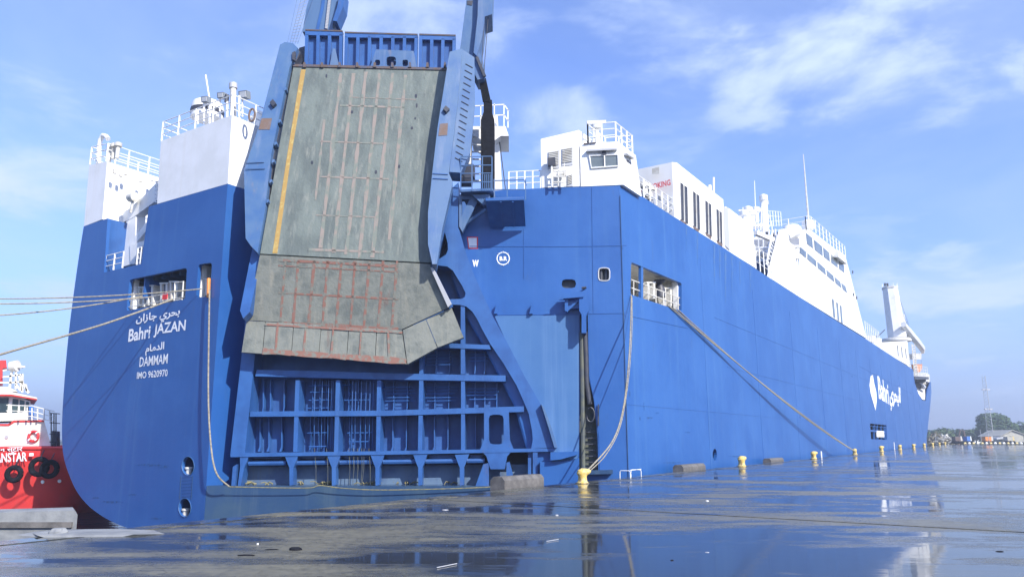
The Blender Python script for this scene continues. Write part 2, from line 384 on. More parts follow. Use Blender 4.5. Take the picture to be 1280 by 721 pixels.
for a, b in zip(us[:-1], us[1:]):
    js = MB().prism([quay_pt(b - .09, PE), quay_pt(b + .09, PE), quay_pt(b + .09, -255), quay_pt(b - .09, -255)], (0, 0, -.25)); js.v = [p - Z * .012 for p in js.v]
    o = bpy.data.objects.new('joint_sealant', js.mesh('joint_sealant', V((0, 0, 0)), M['black'])); COL.objects.link(o); o.parent = quayo
    slab(a, b, PE - COPE, -260)
    m = MB().prism([quay_pt(a + gap / 2, PE + .05), quay_pt(b - gap / 2, PE + .05), quay_pt(b - gap / 2, PE - COPE + gap / 2), quay_pt(a + gap / 2, PE - COPE + gap / 2)], (0, 0, -.3))
    o = bpy.data.objects.new('kerb_stone', m.mesh('kerb_stone', V((0, 0, 0)), M['quay'])); COL.objects.link(o); o.parent = quayo
land = MB().add([(-200, 290, -.5), (1500, 290, -.5), (1500, 1900, -.5), (-900, 1900, -.5), (-900, 700, -.5), (-200, 700, -.5)], [(0, 1, 2, 3, 4, 5)])
struct('far_shore', land, mat('shore_earth', (.12, .12, .07), .9, var=(.07, .09, .04), vscale=.03))

# ------------------------------------------------------------------ THE SHIP
SO = V((K.x, K.y, -3.6))
ship = thing('cargo_ship', SO, 'huge blue cargo ship with white deckhouses and folded green stern ramp, moored along the quay', 'ship')
def sp(name, mb, m, parent=None, **k): return part(name, mb, M[m], parent or ship, **k)
def lz(p, z): return V((p.x, p.y, z))
ZB = -3.6
# -- transom, port part
stern_out = [(284.5, 230), (196, 255.5), (186, 258.5), (176.5, 330), (130, 340.5), (134.5, 273), (104.6, 283), (99, 318), (93, 360), (86, 415), (81, 470), (78, 515), (77.5, 545), (79.5, 570), (86, 592), (98, 617), (118, 638), (150, 656), (200, 672)]
def smooth2(P, k=4):
    o = []; Q = [P[0]] + P + [P[-1]]
    for i in range(1, len(Q) - 2):
        for j in range(k):
            t = j / k; o.append(tuple(.5 * (2 * Q[i][c] + (Q[i + 1][c] - Q[i - 1][c]) * t + (2 * Q[i - 1][c] - 5 * Q[i][c] + 4 * Q[i + 1][c] - Q[i + 2][c]) * t * t + (3 * Q[i][c] - Q[i - 1][c] - 3 * Q[i + 1][c] + Q[i + 2][c]) * t ** 3) for c in (0, 1)))
    return o + [P[-1]]
stern_out = stern_out[:6] + smooth2(stern_out[6:])
stern_pts = [on(x, y, TP) for x, y in stern_out] + [lz(K, on(200, 672, TP).z - .2)]
def rr(x0, y0, x1, y1, x2, y2, x3, y3, r=.12):     # rounded quad: px corners clockwise
    P = [V((x0, y0)), V((x1, y1)), V((x2, y2)), V((x3, y3))]; o = []
    for i in range(4):
        a, b, c = P[i - 1], P[i], P[(i + 1) % 4]
        ra = min((a - b).length, (c - b).length) * r; q = b + (a - b).normalized() * ra; s = b + (c - b).normalized() * ra
        o += [tuple(q), tuple((q + s) / 4 + b / 2), tuple(s)]
    return o
def ell(cx, cy, rx, ry, n=14): return [(cx + rx * math.cos(2 * math.pi * i / n), cy + ry * math.sin(2 * math.pi * i / n)) for i in range(n)]
win_big = rr(162, 349.5, 233.7, 334.6, 231.5, 374, 158, 388.5, .08)
win_sm = rr(248, 330.6, 265, 328, 262.5, 370, 245, 372.5, .2)
hole1, hole2 = ell(235, 582, 7.8, 11.8), ell(231, 634, 7.8, 11.8)
toT = lambda l: [on(x, y, TP) for x, y in l]
tr = MB().holes(stern_pts, [toT(win_big), toT(win_sm), toT(hole1), toT(hole2)], TP, .18)
sp('transom_plate', tr, 'hull')
# hull shell behind the transom outline and the bow
shell = MB(); out3 = stern_pts[6:]
LEN1 = 120.0
bowA = on(1158, 553, SP)
usd = lambda p: (p - C).dot(A)
UEND = usd(on(1161.5, 500, SP))
n = len(out3); ring0 = [p + A * .18 for p in out3]; ring1 = [p + A * LEN1 for p in out3]
stem = [lz(C + A * (UEND + 26) + PORT * 13, p.z) for p in out3]
o = 0
shell.add(ring0 + ring1 + stem, [(i, i + 1, i + 1 + n, i + n) for i in range(n - 1)] + [(i + n, i + 1 + n, i + 1 + 2 * n, i + 2 * n) for i in range(n - 1)])
# return face beside ramp
ktop, ktop2 = on(284.5, 230, TP), on(312, 239, KP)
sp('shell_plate', shell, 'hull', smooth=True)
ret = MB().prism([ktop + A * .01, lz(K, ZB) + A * .01, lz(K, ZB) + A * 3.6, lz(K, ktop.z) + A * 3.6], PORT * .2)
sp('return_plate', ret, 'hull')
# -- starboard side with openings
topline = [(781, 232), (843, 271.5), (908, 312), (966, 350), (1040, 397.5), (1083, 424), (1133, 456.5), (1141, 461.5), (1143.5, 478), (1148, 492), (1153, 500), (1158, 501), (1159.5, 486), (1163.5, 477)]
side3 = [on(x, y, SP) for x, y in topline]
endp = [on(1164.2, 490, SP), on(1162.5, 510, SP), on(1160, 532, SP), on(1158, 552, SP)]
side3 += endp + [lz(endp[-1], ZB), lz(C, ZB)]
side3[0] = lz(C, side3[0].z)
s_win = rr(789, 327.5, 852, 353.8, 852, 389, 788, 368, .06)
s_oval = ell(893.5, 568, 2.6, 7.5); s_low = rr(1087.5, 529, 1108, 531, 1109, 549.5, 1089, 548.5, .05)
toS = lambda l: [on(x, y, SP) for x, y in l]
side = MB().holes(side3, [toS(s_win), toS(s_oval), toS(s_low)], SP, .2)
sp('side_plate', side, 'hull')
# bow shoulder running in to the stem
bs = MB(); ed = [side3[len(topline) - 1]] + endp + [lz(endp[-1], ZB)]
stem2 = [C + A * (UEND + 26 + 3 * (i == 0)) + PORT * 13 + Z * p.z for i, p in enumerate(ed)]
stem2 = [lz(q, ed[i].z) for i, q in enumerate(stem2)]
mid = [(a + b) / 2 - PORT * 2.5 for a, b in zip(ed, stem2)]
k = len(ed); bs.add(ed + mid + stem2, [(i, i + 1, i + 1 + k, i + k) for i in range(k - 1)] + [(i + k, i + 1 + k, i + 1 + 2 * k, i + 2 * k) for i in range(k - 1)])
sp('bow_plate', bs, 'hull', smooth=True)
# -- quarter face (starboard of the ramp)
q_out = [(781, 232), (740, 233), (677, 235.5), (622, 238), (600, 240), (560, 300), (566, 347), (585, 397), (605, 430), (645, 507), (660, 560)]
q3 = [on(x, y, QP) for x, y in q_out]; q3[0] = lz(C, q3[0].z); q3 += [lz(q3[-1], -.55), lz(C, -.55)]
q_oval = rr(702, 349, 720, 349, 720, 360, 702, 360, .45); q_win = rr(748, 335, 762, 335, 762, 351, 748, 351, .3)
q_trench = [(725, 393), (734.5, 393), (735.5, 470), (742, 500), (747, 545), (748, 590), (724, 590), (725, 480)]
toQ = lambda l: [on(x, y, QP) for x, y in l]
qm = MB().holes(q3, [toQ(q_oval), toQ(q_win), toQ(q_trench)], QP, .18)
sp('quarter_plate', qm, 'hull')
lowq = MB().prism([lz(on(655, 590, QP), -.56), lz(C, -.56), lz(C, ZB), lz(on(655, 590, QP), ZB)], -QP[1] * .2)
sp('quarter_foot', lowq, 'hull')
# recess behind ramp, and interior screens
rec = MB(); d3 = off(QP, -2.6)
rec.prism([lz(K2 + A * 1.2 - PORT * .3, 16.0), lz(C + PORT * 3, 13.2) + A * 2.6, lz(C + PORT * 3, ZB) + A * 2.6, lz(K2 + A * 1.2 - PORT * .3, ZB)], A * .3)
sp('recess_bulkhead', rec, 'ramp_blue')
# recess starboard jamb following the frame
jm = MB()
for a, b in zip(q_out[4:], q_out[5:]):
    pa, pb = on(*a, QP), on(*b, QP); jm.prism([pa, pb, pb - QP[1] * 2.4, pa - QP[1] * 2.4], PORT * .1)
sp('recess_jamb', jm, 'ramp_blue')
# decks
kz = 12.6
dk = MB().prism([lz(stern_pts[6], kz) + A * 7.4, lz(K, kz) + A * 7.4, lz(K, kz) + A * 3.4 - PORT * 1, lz(C, kz) + A * 1.5 + PORT * .3, lz(C + A * (UEND - 12), kz) + PORT * .3, lz(C + A * (UEND + 20), kz) + PORT * 12, lz(stern_pts[6], kz) + A * 120], (0, 0, -.3))
sp('weather_deck', dk, 'dark')
# weld seams
sm = MB()
for pts, pl in (([(622, 393.5), (700, 392.5), (785, 391)], QP), ([(655, 286), (655, 348)], QP), ([(587, 308), (700, 308), (783, 307)], QP), ([(740, 234), (742, 392)], QP),
                ([(1075, 458), (1140, 492)], SP), ([(789, 395), (860, 410)], SP), ([(735, 393), (737, 470), (743, 500), (749, 545), (750, 590)], QP)):
    for a, b in zip(pts, pts[1:]): sm.bar(on(*a, pl) + pl[1] * .004, on(*b, pl) + pl[1] * .004, .035, .035)
sp('weld_seam', sm, 'hull', kind='stuff')
cl_ = MB().bar(lz(C, 13.4) + QP[1] * .01, lz(C, -1) + QP[1] * .01, .05, .03); sp('corner_strip', cl_, 'hull_low')
# plating rows on the long side: vertical butt welds and longitudinal laps
lap = MB()
for z in (3.2, 6.2, 9.2):
    z1 = z * 1.03
    if z < 8: lap.bar(lz(C, z) + SP[1] * .004 + A * (0 if z < 6 or z > 8.9 else 16), lz(C + A * (UEND - 2), z1) + SP[1] * .004, .02, .05)
    else: lap.bar(lz(C + A * 14, z) + SP[1] * .004, lz(C + A * (UEND - 12), z1) + SP[1] * .004, .02, .05)
for i in range(1, 14): 
    u = i * 11.7; lap.bar(lz(C + A * u, -2) + SP[1] * .001, lz(C + A * u, 12.6) + SP[1] * .001, .03, .012)
sp('plate_lap', lap, 'hull', kind='stuff')
# pale proud plate with slot line and little fins on the quarter
pq = off(QP, .06)
pl_ = MB().pp([(618, 394.5), (723.5, 394), (723.5, 560), (719, 588), (706, 596), (692, 596), (688, 552), (668, 497), (632, 425)], pq, .07)
sp('doubler_plate', pl_, 'hull_pale')
fn = MB()
for x in (620, 664): fn.prism([on(x - 2, 393, QP), on(x + 2, 393, QP), on(x + 1, 381, QP)], QP[1] * .25)
sp('fin', fn, 'hull')
# trench interior, ladder, cylinder
tb = off(QP, -.45)
sp('trench_lining', MB().pp([(715, 385), (757, 385), (760, 605), (715, 605)], tb, .1), 'grime')
lad = MB()
for i in range(9):
    y = 540 + i * 7.5; lad.bar(on(731, y, off(QP, -.25)), on(746, y - .5, off(QP, -.25)), .05, .05)
lad.bar(on(731, 535, off(QP, -.25)), on(729.5, 600, off(QP, -.25)), .06); lad.bar(on(745, 535, off(QP, -.25)), on(747, 600, off(QP, -.25)), .06)
sp('ladder', lad, 'dark')
pipe = MB().tube([on(731, 415, off(QP, .05)), on(732, 440, off(QP, .05)), on(733, 478, off(QP, -.02)), on(737, 505, off(QP, -.05))], .13, 10)
sp('hydraulic_cylinder', pipe, 'dark', smooth=True)
rod = MB().tube([on(727, 415, off(QP, .05)), on(729, 585, off(QP, .05))], .10, 8); sp('guide_rod', rod, 'grime', smooth=True)
rg = MB().tube([on(738 + 5 * math.cos(t), 518 + 9 * math.sin(t), off(QP, .1)) for t in [i * .45 for i in range(-5, 8)]], .035, 6)
rg.bar(on(748, 505, off(QP, .1)), on(748, 532, off(QP, .1)), .06); sp('lifting_ring', rg, 'dark')
mech = MB()
mech.pp([(704, 366), (729, 364), (729, 371), (704, 373)], off(QP, .7), .5)
mech.pp([(706, 371), (710, 371), (710, 390), (706, 388)], off(QP, .5), .3)
mech.pp([(708, 376), (728, 378), (728, 385), (708, 386)], off(QP, .35), .3)
mech.bar(on(709, 388, off(QP, .4)), on(722, 376, off(QP, .4)), .1); mech.bar(on(723, 366, off(QP, .6)), on(733, 360, off(QP, .6)), .06); mech.bar(on(693, 377, off(QP, .6)), on(706, 376, off(QP, .6)), .06)
mech.pp([(724, 374), (736, 374), (736, 388), (733, 393), (733, 416), (727, 416), (727, 393), (724, 388)], off(QP, .75), .6)
sp('hoist_bracket', mech, 'hull')
cap = MB().tube([on(727, 360, off(QP, .75)), on(733, 359.5, off(QP, .75))], .06, 6); sp('shackle', cap, 'dark')
sp('fairlead_plate', MB().pp(rr(701, 347.8, 721, 347.8, 721, 361.2, 701, 361.2, .45), off(QP, -.3), .2), 'dark')
fl = MB().tube(toQ(q_win) + toQ(q_win)[:1], .035, 8); sp('fairlead_rim', fl, 'galv', smooth=True)
sp('fairlead_plate', MB().pp(rr(746, 333, 764, 333, 764, 353, 746, 353, .3), off(QP, -.5), .1), 'offwhite')
rl = MB()
for x in (751, 758): rl.tube([on(x, 350, off(QP, -.2)), on(x, 337, off(QP, -.2))], .1, 8)
sp('fairlead_roller', rl, 'dark')

# marks on hull
def text(string, pl, bl, br, tl, mname, parent, name='lettering', bold=.0, d=.012, mirror=False):
    cu = bpy.data.curves.new('t', 'FONT'); cu.body = string; cu.size = 1; cu.offset = bold; cu.resolution_u = 3
    ob = bpy.data.objects.new('t', cu); COL.objects.link(ob); bpy.context.view_layer.update()
    me0 = bpy.data.meshes.new_from_object(ob.evaluated_get(bpy.context.evaluated_depsgraph_get()))
    bpy.data.objects.remove(ob)
    vs = [V(v.co) for v in me0.vertices]; fs = [tuple(p.vertices) for p in me0.polygons]
    x0 = min(v.x for v in vs); x1 = max(v.x for v in vs); y0 = min(v.y for v in vs); y1 = max(v.y for v in vs)
    O, X, Y = on(*bl, pl), on(*br, pl), on(*tl, pl); ex, ey = X - O, Y - O
    par = list(range(len(vs)))
    def fd(i):
        while par[i] != i: par[i] = par[par[i]]; i = par[i]
        return i
    for f in fs:
        for j in f[1:]: par[fd(j)] = fd(f[0])
    isl = {}
    mb = MB(); pts = []
    for i, v in enumerate(vs):
        r = fd(i); kk = isl.setdefault(r, len(isl))
        pts.append(O + ex * ((v.x - x0) / (x1 - x0)) + ey * ((v.y - y0) / (y1 - y0)) + pl[1] * (d + .0015 * kk))
    mb.add(pts, fs)
    me = bpy.data.meshes.new(name); o_ = worldloc(parent); me.from_pydata([tuple(p - o_) for p in mb.v], [], mb.f); me.materials.append(M[mname])
    ob = bpy.data.objects.new(name, me); COL.objects.link(ob); ob.parent = parent; return ob
BAHRI_JAZAN = '\ufee5\ufe8d\ufeaf\ufe8e\ufe9f \ufef1\ufead\ufea4\ufe91'
DAMMAM = '\ufee1\ufe8e\ufee3\ufeaa\ufedf\ufe8d'; ALBAHRI = '\ufef1\ufead\ufea4\ufe92\ufedf\ufe8d'
text(BAHRI_JAZAN, TP, (170, 408), (224.5, 399), (171.5, 393.5), 'mark', ship, bold=.03)
text('Bahri', TP, (160.5, 427.5), (187.5, 422.5), (162, 411.5), 'mark', ship, bold=.025)
text('JAZAN', TP, (192, 422), (231.5, 417), (193.5, 405), 'mark', ship, bold=.022)
text(DAMMAM, TP, (182, 445), (205, 441), (183, 431), 'mark', ship, bold=.03)
text('DAMMAM', TP, (174.5, 458.5), (209.5, 454), (175.5, 446.5), 'mark', ship, bold=.012)
text('IMO 9620970', TP, (171.5, 473.5), (209.5, 470), (172, 465), 'mark', ship, bold=.015)
text('W', QP, (590.5, 333.5), (598.5, 333.5), (590.5, 325), 'mark', ship, bold=.06)
text('B.R', QP, (624.5, 326), (634, 326), (624.5, 320.5), 'mark', ship, bold=.04)
rg = MB(); c1 = [on(x, y, off(QP, .012)) for x, y in ell(629, 323, 8.3, 8.3, 40)]; c2 = [on(x, y, off(QP, .012)) for x, y in ell(629, 323, 7.1, 7.1, 40)]
rg.add(c1 + c2, [(i, (i + 1) % 40, (i + 1) % 40 + 40, i + 40) for i in range(40)])
for t in (45, 90, 135, 225, 270, 315):
    a = R(t); rg.bar(on(629 + 7.5 * math.cos(a), 323 + 7.5 * math.sin(a), off(QP, .015)), on(629 + 9.4 * math.cos(a), 323 + 9.4 * math.sin(a), off(QP, .015)), .05, .01)
sp('load_mark', rg, 'mark')
sp('square_mark', MB().pp([(583.5, 296), (597.5, 296), (597.5, 311), (585.5, 311)], off(QP, .012), .01), 'redmark')
sp('square_mark', MB().pp([(585, 297.3), (596, 297.3), (596, 309.5), (586.5, 309.5)], off(QP, .018), .005), 'mark')
# side logo
text('Bahri', SP, (1098.5, 498), (1111.5, 506), (1096.5, 469), 'mark', ship, bold=.02)
text(ALBAHRI, SP, (1112, 513), (1126, 514), (1111.5, 480), 'mark', ship, bold=.035)
leafp = [(1088.5, 470), (1091, 468.5), (1093, 480), (1095.5, 490), (1096, 500), (1094.5, 513), (1092, 504), (1088.5, 492), (1087, 482)]
sp('emblem', MB().pp(leafp, off(SP, .03), .02), 'mark')

def smear(x, y, w, h, pl, m, parent=None, k=9):
    pts = []
    for i in range(k * 2):
        t = 2 * math.pi * i / (k * 2); f_ = random.uniform(.45, 1.1); pts.append(on(x + w * f_ * math.cos(t), y + h * f_ * math.sin(t), off(pl, .006)))
    me = MB().add(pts + [on(x, y, off(pl, .006))], [(i, (i + 1) % (2 * k), 2 * k) for i in range(2 * k)]); return me
sc = MB()
for x, y, w, h, pl in ((787, 492, 1.6, 5, SP), (805, 508, 1.2, 7, SP), (812, 522, 5, 1.6, SP), (822, 516, 3, 1.2, SP), (800, 523, 1, 3, SP), (1000, 520, 1, 3, SP), (860, 540, 4, 1, SP), (840, 578, 12, 1.4, SP), (920, 570, 10, 1.2, SP), (190, 581, 20, 1.6, TP), (205, 583, 8, 2, TP), (140, 627, 16, 1.5, TP), (165, 618, 7, 1, TP), (195, 648, 10, 1.6, TP), (120, 622, 6, 1.5, TP), (1065, 470, .8, 1.2, SP)):
    q = smear(x, y, w, h, pl, None); sc.add(q.v, q.f)
sp('scuff_mark', sc, 'scuff', kind='stuff')
rs = MB()
for x, y0, ln, w in ((893, 306, 50, 1.0), (900, 311, 40, .8), (907, 316, 62, 1.1), (915, 320, 48, .8), (925, 327, 30, .7), (872, 292, 40, .7), (858, 283, 30, .6), (938, 335, 30, .7)):
    n_ = 8
    for i in range(n_):
        t0, t1 = i / n_, (i + 1) / n_; a0, a1 = w * (1 - t0) ** .7, w * (1 - t1) ** .7 + .05; pl = off(SP, .006)
        rs.add([on(x - a0, y0 + ln * t0, pl), on(x + a0, y0 + ln * t0, pl), on(x + a1, y0 + ln * t1, pl), on(x - a1, y0 + ln * t1, pl)], [(0, 1, 2, 3)])
sp('rust_run', rs, 'runs', kind='stuff')

# hull windows interiors
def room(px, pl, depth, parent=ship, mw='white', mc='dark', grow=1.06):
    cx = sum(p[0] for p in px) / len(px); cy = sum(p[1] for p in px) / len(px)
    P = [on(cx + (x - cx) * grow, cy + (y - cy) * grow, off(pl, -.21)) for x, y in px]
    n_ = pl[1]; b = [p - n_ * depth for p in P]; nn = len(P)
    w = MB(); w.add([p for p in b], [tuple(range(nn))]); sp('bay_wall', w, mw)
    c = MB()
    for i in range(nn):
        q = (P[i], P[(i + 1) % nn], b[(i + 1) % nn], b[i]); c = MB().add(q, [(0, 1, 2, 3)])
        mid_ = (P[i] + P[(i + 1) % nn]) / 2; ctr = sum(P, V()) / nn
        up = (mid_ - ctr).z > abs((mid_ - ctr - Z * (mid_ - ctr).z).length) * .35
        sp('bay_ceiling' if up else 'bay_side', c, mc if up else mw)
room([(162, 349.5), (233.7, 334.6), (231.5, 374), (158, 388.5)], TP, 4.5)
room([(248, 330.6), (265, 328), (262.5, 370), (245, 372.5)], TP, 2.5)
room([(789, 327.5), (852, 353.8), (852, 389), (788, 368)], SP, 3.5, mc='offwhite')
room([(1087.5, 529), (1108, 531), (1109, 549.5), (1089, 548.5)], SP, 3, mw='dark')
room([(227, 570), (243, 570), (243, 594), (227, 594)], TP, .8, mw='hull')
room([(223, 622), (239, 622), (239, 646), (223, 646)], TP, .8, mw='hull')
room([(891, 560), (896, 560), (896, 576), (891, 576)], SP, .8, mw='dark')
for cx, cy in ((235, 582), (231, 634)):
    sp('recess_rim', MB().tube([on(x, y, off(TP, .02)) for x, y in ell(cx, cy, 7.8, 11.8, 20) + ell(cx, cy, 7.8, 11.8, 20)[:1]], .014, 6), 'hull_pale', smooth=True)
    pn = MB().lathe(on(cx + 1, cy + 7.5, off(TP, -.25)), [(.14, -.3), (.14, .12), (.2, .14), (.2, .22), (.05, .25)], 12); sp('recess_bollard', pn, 'offwhite', smooth=True)
mk = MB()
for dx in (-7, 7.5):
    mk.bar(on(233.5 + dx, 594, off(TP, .006)), on(231.5 + dx, 624, off(TP, .006)), .03, .012)
for y in range(597, 624, 4): mk.bar(on(227.2, y, off(TP, .006)), on(240.2, y - 1, off(TP, .006)), .02, .012)
sp('draught_ladder', mk, 'hull_low')
# fairleads in transom window
def fairlead(x0, x1, y0, y1, pl, dd, col='offwhite'):
    f = MB(); q = off(pl, dd)
    f.pp([(x0, y0), (x0 + 2.2, y0), (x0 + 2.2, y1), (x0, y1)], q, .5); f.pp([(x1 - 2.2, y0), (x1, y0), (x1, y1), (x1 - 2.2, y1)], q, .5)
    f.pp([(x0 - 1, y0 - 2), (x1 + 1, y0 - 2), (x1 + 1, y0 - .1), (x0 - 1, y0 - .1)], q, .5)
    o_ = sp('roller_fairlead', f, col)
    sp('roller', MB().tube([on((x0 + x1) / 2, y1, off(q, -.2)), on((x0 + x1) / 2, y0, off(q, -.2))], .16, 10), 'girder', o_, smooth=True)
for x0, x1, y0, y1 in ((172, 180, 360, 383), (183, 191, 358, 381), (200, 209, 355, 378), (212, 222, 353, 375)):
    fairlead(x0, x1, y0, y1, TP, -.45)
sp('warning_board', MB().pp([(203, 367), (209, 366), (208.5, 373.5), (202.5, 374.5)], off(TP, -.3), .05), 'redmark')
sp('fairlead_frame', MB().tube([on(x, y, off(TP, -.1)) for x, y in [(228, 372), (229.5, 352), (219, 353.5), (218, 376), (228, 374)]], .05, 6), 'offwhite')
sp('jamb_post', MB().pp([(163, 349.5), (168, 349), (166, 386), (160, 387)], off(TP, -.3), .3), 'white')
fairlead(249, 258.5, 350, 369, TP, -.4)
sp('jamb_post', MB().pp([(249, 331.5), (253, 331), (249.5, 371), (246, 371)], off(TP, -.3), .3), 'white')
cb = MB()
for i in range(6):
    x = 170 + i * 11; cb.bar(on(x, 352 - i * 2.2, off(TP, -.6)), on(x, 352 - i * 2.2, off(TP, -.6)) + A * 3.6, .12, .25)
sp('ceiling_beam', cb, 'girder', kind='stuff')
# bollard horn at small opening where hawser drops
sp('chock_post', MB().tube([on(260.5, 372, off(TP, .1)), on(261, 348, off(TP, .1))], .09, 8), 'orange', smooth=True)
rl = MB()
for a_, b_ in (((160, 376), (231, 363)), ((160, 384), (231, 371))): rl.tube([on(*a_, off(TP, -.1)), on(*b_, off(TP, -.1))], .025, 6)
sp('guard_rail', rl, 'offwhite')
# side window furniture
sp('window_post', MB().pp([(801.5, 333), (804, 334), (804, 374), (801.5, 373)], off(SP, -.02), .15), 'hull')
for x0, x1, y0, y1 in ((809.5, 819, 354, 373), (830.5, 840, 361, 382)): fairlead(x0, x1, y0, y1, SP, -.5, 'offwhite')
sp('chock', MB().lathe(on(825, 372, off(SP, -.6)), [(.3, 0), (.3, .5), (.15, .8), (.35, .9), (.3, 1.)], 12), 'dark', smooth=True)
rl = MB()
for f_ in (.55, .8): rl.tube([on(789, 327 + 41 * f_, off(SP, -.12)), on(852, 354 + 35 * f_, off(SP, -.12))], .03, 6)
for i in range(7):
    x = 792 + i * 9.3; rl.tube([on(x, 369 + (x - 789) * .33, off(SP, -.12)), on(x, 350 + (x - 789) * .36, off(SP, -.12))], .03, 6)
sp('guard_rail', rl, 'offwhite')
sp('jamb_post', MB().pp([(846, 352), (849, 353), (850, 386), (848, 386)], off(SP, -.2), .3), 'white')
sp('cross_brace', MB().bar(on(842, 350, off(SP, -.8)), on(849, 384, off(SP, -.8)), .2), 'white')
wl = MB()
for x in (1092, 1096, 1101, 1105): wl.bar(on(x, 530, off(SP, -.3)), on(x + .6, 549, off(SP, -.3)), .25)
wl.bar(on(1087, 538, off(SP, -.3)), on(1109, 540, off(SP, -.3)), .25); sp('grating_bar', wl, 'hull')
sp('fender_pad', MB().pp([(1096, 538), (1105, 538.5), (1105.5, 546), (1096.5, 546)], off(SP, -.15), .1), 'white')

# -- lower hull under the ramp + ledge
l3 = [on(263, 605, LP), on(655, 603, LP)]
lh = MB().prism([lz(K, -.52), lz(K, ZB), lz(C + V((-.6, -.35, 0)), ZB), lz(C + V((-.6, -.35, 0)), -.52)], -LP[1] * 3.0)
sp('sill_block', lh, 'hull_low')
# debris on the ledge
db = MB()
for i in range(70):
    x = random.choice([310, 340, 385, 400, 408, 445, 458, 465, 500, 515, 560]) + random.uniform(-9, 9)
    p = lz(dep(x, 606, 36.2 + random.uniform(-.3, .8)), -.5); q = p + V((random.uniform(-.4, .4), random.uniform(-.3, .3), random.uniform(0, .12)))
    db.tube([p, (p + q) / 2 + Z * .08, q], .02 + .02 * random.random(), 5)
sp('rope_scrap', db, 'yrope', kind='stuff')

# ------------------------------------------------------------------ RAMP (inner leaf, seen from below)
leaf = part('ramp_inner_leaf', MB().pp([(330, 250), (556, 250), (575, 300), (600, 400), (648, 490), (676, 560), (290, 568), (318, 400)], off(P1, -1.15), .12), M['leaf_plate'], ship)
def lp(name, mb, m='ramp_blue', **k): return part(name, mb, M[m], leaf, **k)
def beam(px, t=.75, fl=.0): return MB().pp(px, P1, t)
lp('side_girder', MB().pp([(316, 310), (332, 310), (320, 430), (306, 566), (288, 566.5), (302, 445)], off(P1, .02), 1.16))
# right curved frame with openings
fr = [(556, 243), (573, 228), (573, 283), (583, 318), (594, 347), (605, 371), (617, 397), (635, 430), (655, 469), (677, 507), (686, 535), (693, 559), (664, 560.3),
      (666, 549), (665, 538), (661, 517), (654, 500), (646, 482), (630, 455), (613, 430), (603, 412), (596, 398), (590, 389), (583, 383), (575, 381), (562, 380.5), (561, 374), (577, 373.5), (581, 371), (582, 366), (577, 356), (572, 348), (566, 338), (559, 333), (547, 331.5), (545, 326), (553, 321), (557.5, 318), (560, 312), (559.5, 304), (556, 290), (550, 310), (547, 322), (548, 300)]
# split into outer band (drop nested bay detail)
band = MB().holes([on(x, y, off(P1, .03)) for x, y in fr], [], off(P1, .03), 1.18)
lp('side_girder', band)
lp('side_stiffener', MB().pp([(693, 559), (686, 535), (676.5, 505), (680, 509), (690, 536), (697, 559.5)], off(P1, .35), 1.1), 'girder')
for px in ([(321, 462), (400, 463.5), (480, 466), (560, 467.8), (632, 469), (632, 476.5), (480, 474), (319, 470)],
           [(313, 514), (480, 512.8), (655, 507.5), (655, 514.5), (480, 519.5), (312, 520.5)],
                      [(540, 428), (611.5, 431), (613.5, 436.5), (540, 434)]): lp('cross_beam', MB().pp(px, off(P1, .01), 1.14))
lp('cross_beam', MB().pp([(288, 566.2), (480, 563.5), (692, 559.8), (692, 564), (480, 568), (288, 571)], off(P1, .04), 1.25))
def quadv(x0, x1, w, y0, y1): return [(x0 - w, y0), (x0 + w, y0), (x1 + w, y1), (x1 - w, y1)]
web = off(P1, -.02); WD = 1.12
for xt, xb in ((372, 369), (422.5, 420), (474, 472.5), (526.5, 525)):
    lp('web_plate', MB().pp(quadv(xt, (xt + xb) / 2, 2.6, 475, 514), web, WD)); lp('web_plate', MB().pp(quadv((xt + xb) / 2, xb, 2.6, 519, 564.5), web, WD))
lp('web_plate', MB().pp(quadv(526.5, 526.5, 2.5, 436, 467), web, WD))
lp('web_plate', MB().pp(quadv(578.5, 578.5, 2.6, 436, 467.5), web, WD)); lp('web_plate', MB().pp(quadv(578.5, 578.5, 2.6, 381, 430), web, WD))
for y0, y1 in ((476, 510), (517, 562)): lp('web_plate', MB().pp(quadv(578.7, 578.7, 2.4, y0, y1), web, WD))
# stiffeners on the plating, feet curved away
for row, (y0, y1, xs) in enumerate(((474, 514, (329, 338, 355, 391, 400, 408, 436, 448, 492, 509, 543.5, 561, 593.5, 606, 621)), (519, 564, (325, 336, 352, 388, 398, 406, 437, 450, 460, 491, 508, 543, 560, 594.5)), (437, 467, (545, 562, 594, 606)))):
    for x in xs:
        q = off(P1, -.78); ft_ = 2.5 if row == 1 else .6; lp('stiffener', MB().pp([(x - .6, y0), (x + .7, y0), (x + .6, y1 - 5), (x - .4, y1), (x - .6 - ft_, y1), (x - .6, y1 - 6)], q, .35))
# hinge frame with rounded opening
hf = MB().holes([on(x, y, off(P1, .02)) for x, y in [(605, 515), (636, 514.3), (637.5, 550), (642, 561), (634, 570), (631, 586), (613, 586), (608, 570), (600, 561.5), (605, 550)]],
                [[on(x, y, off(P1, .02)) for x, y in rr(611, 518, 629.5, 518, 629.5, 555, 611, 555, .28)]], off(P1, .02), .7)
lp('hinge_frame', hf)
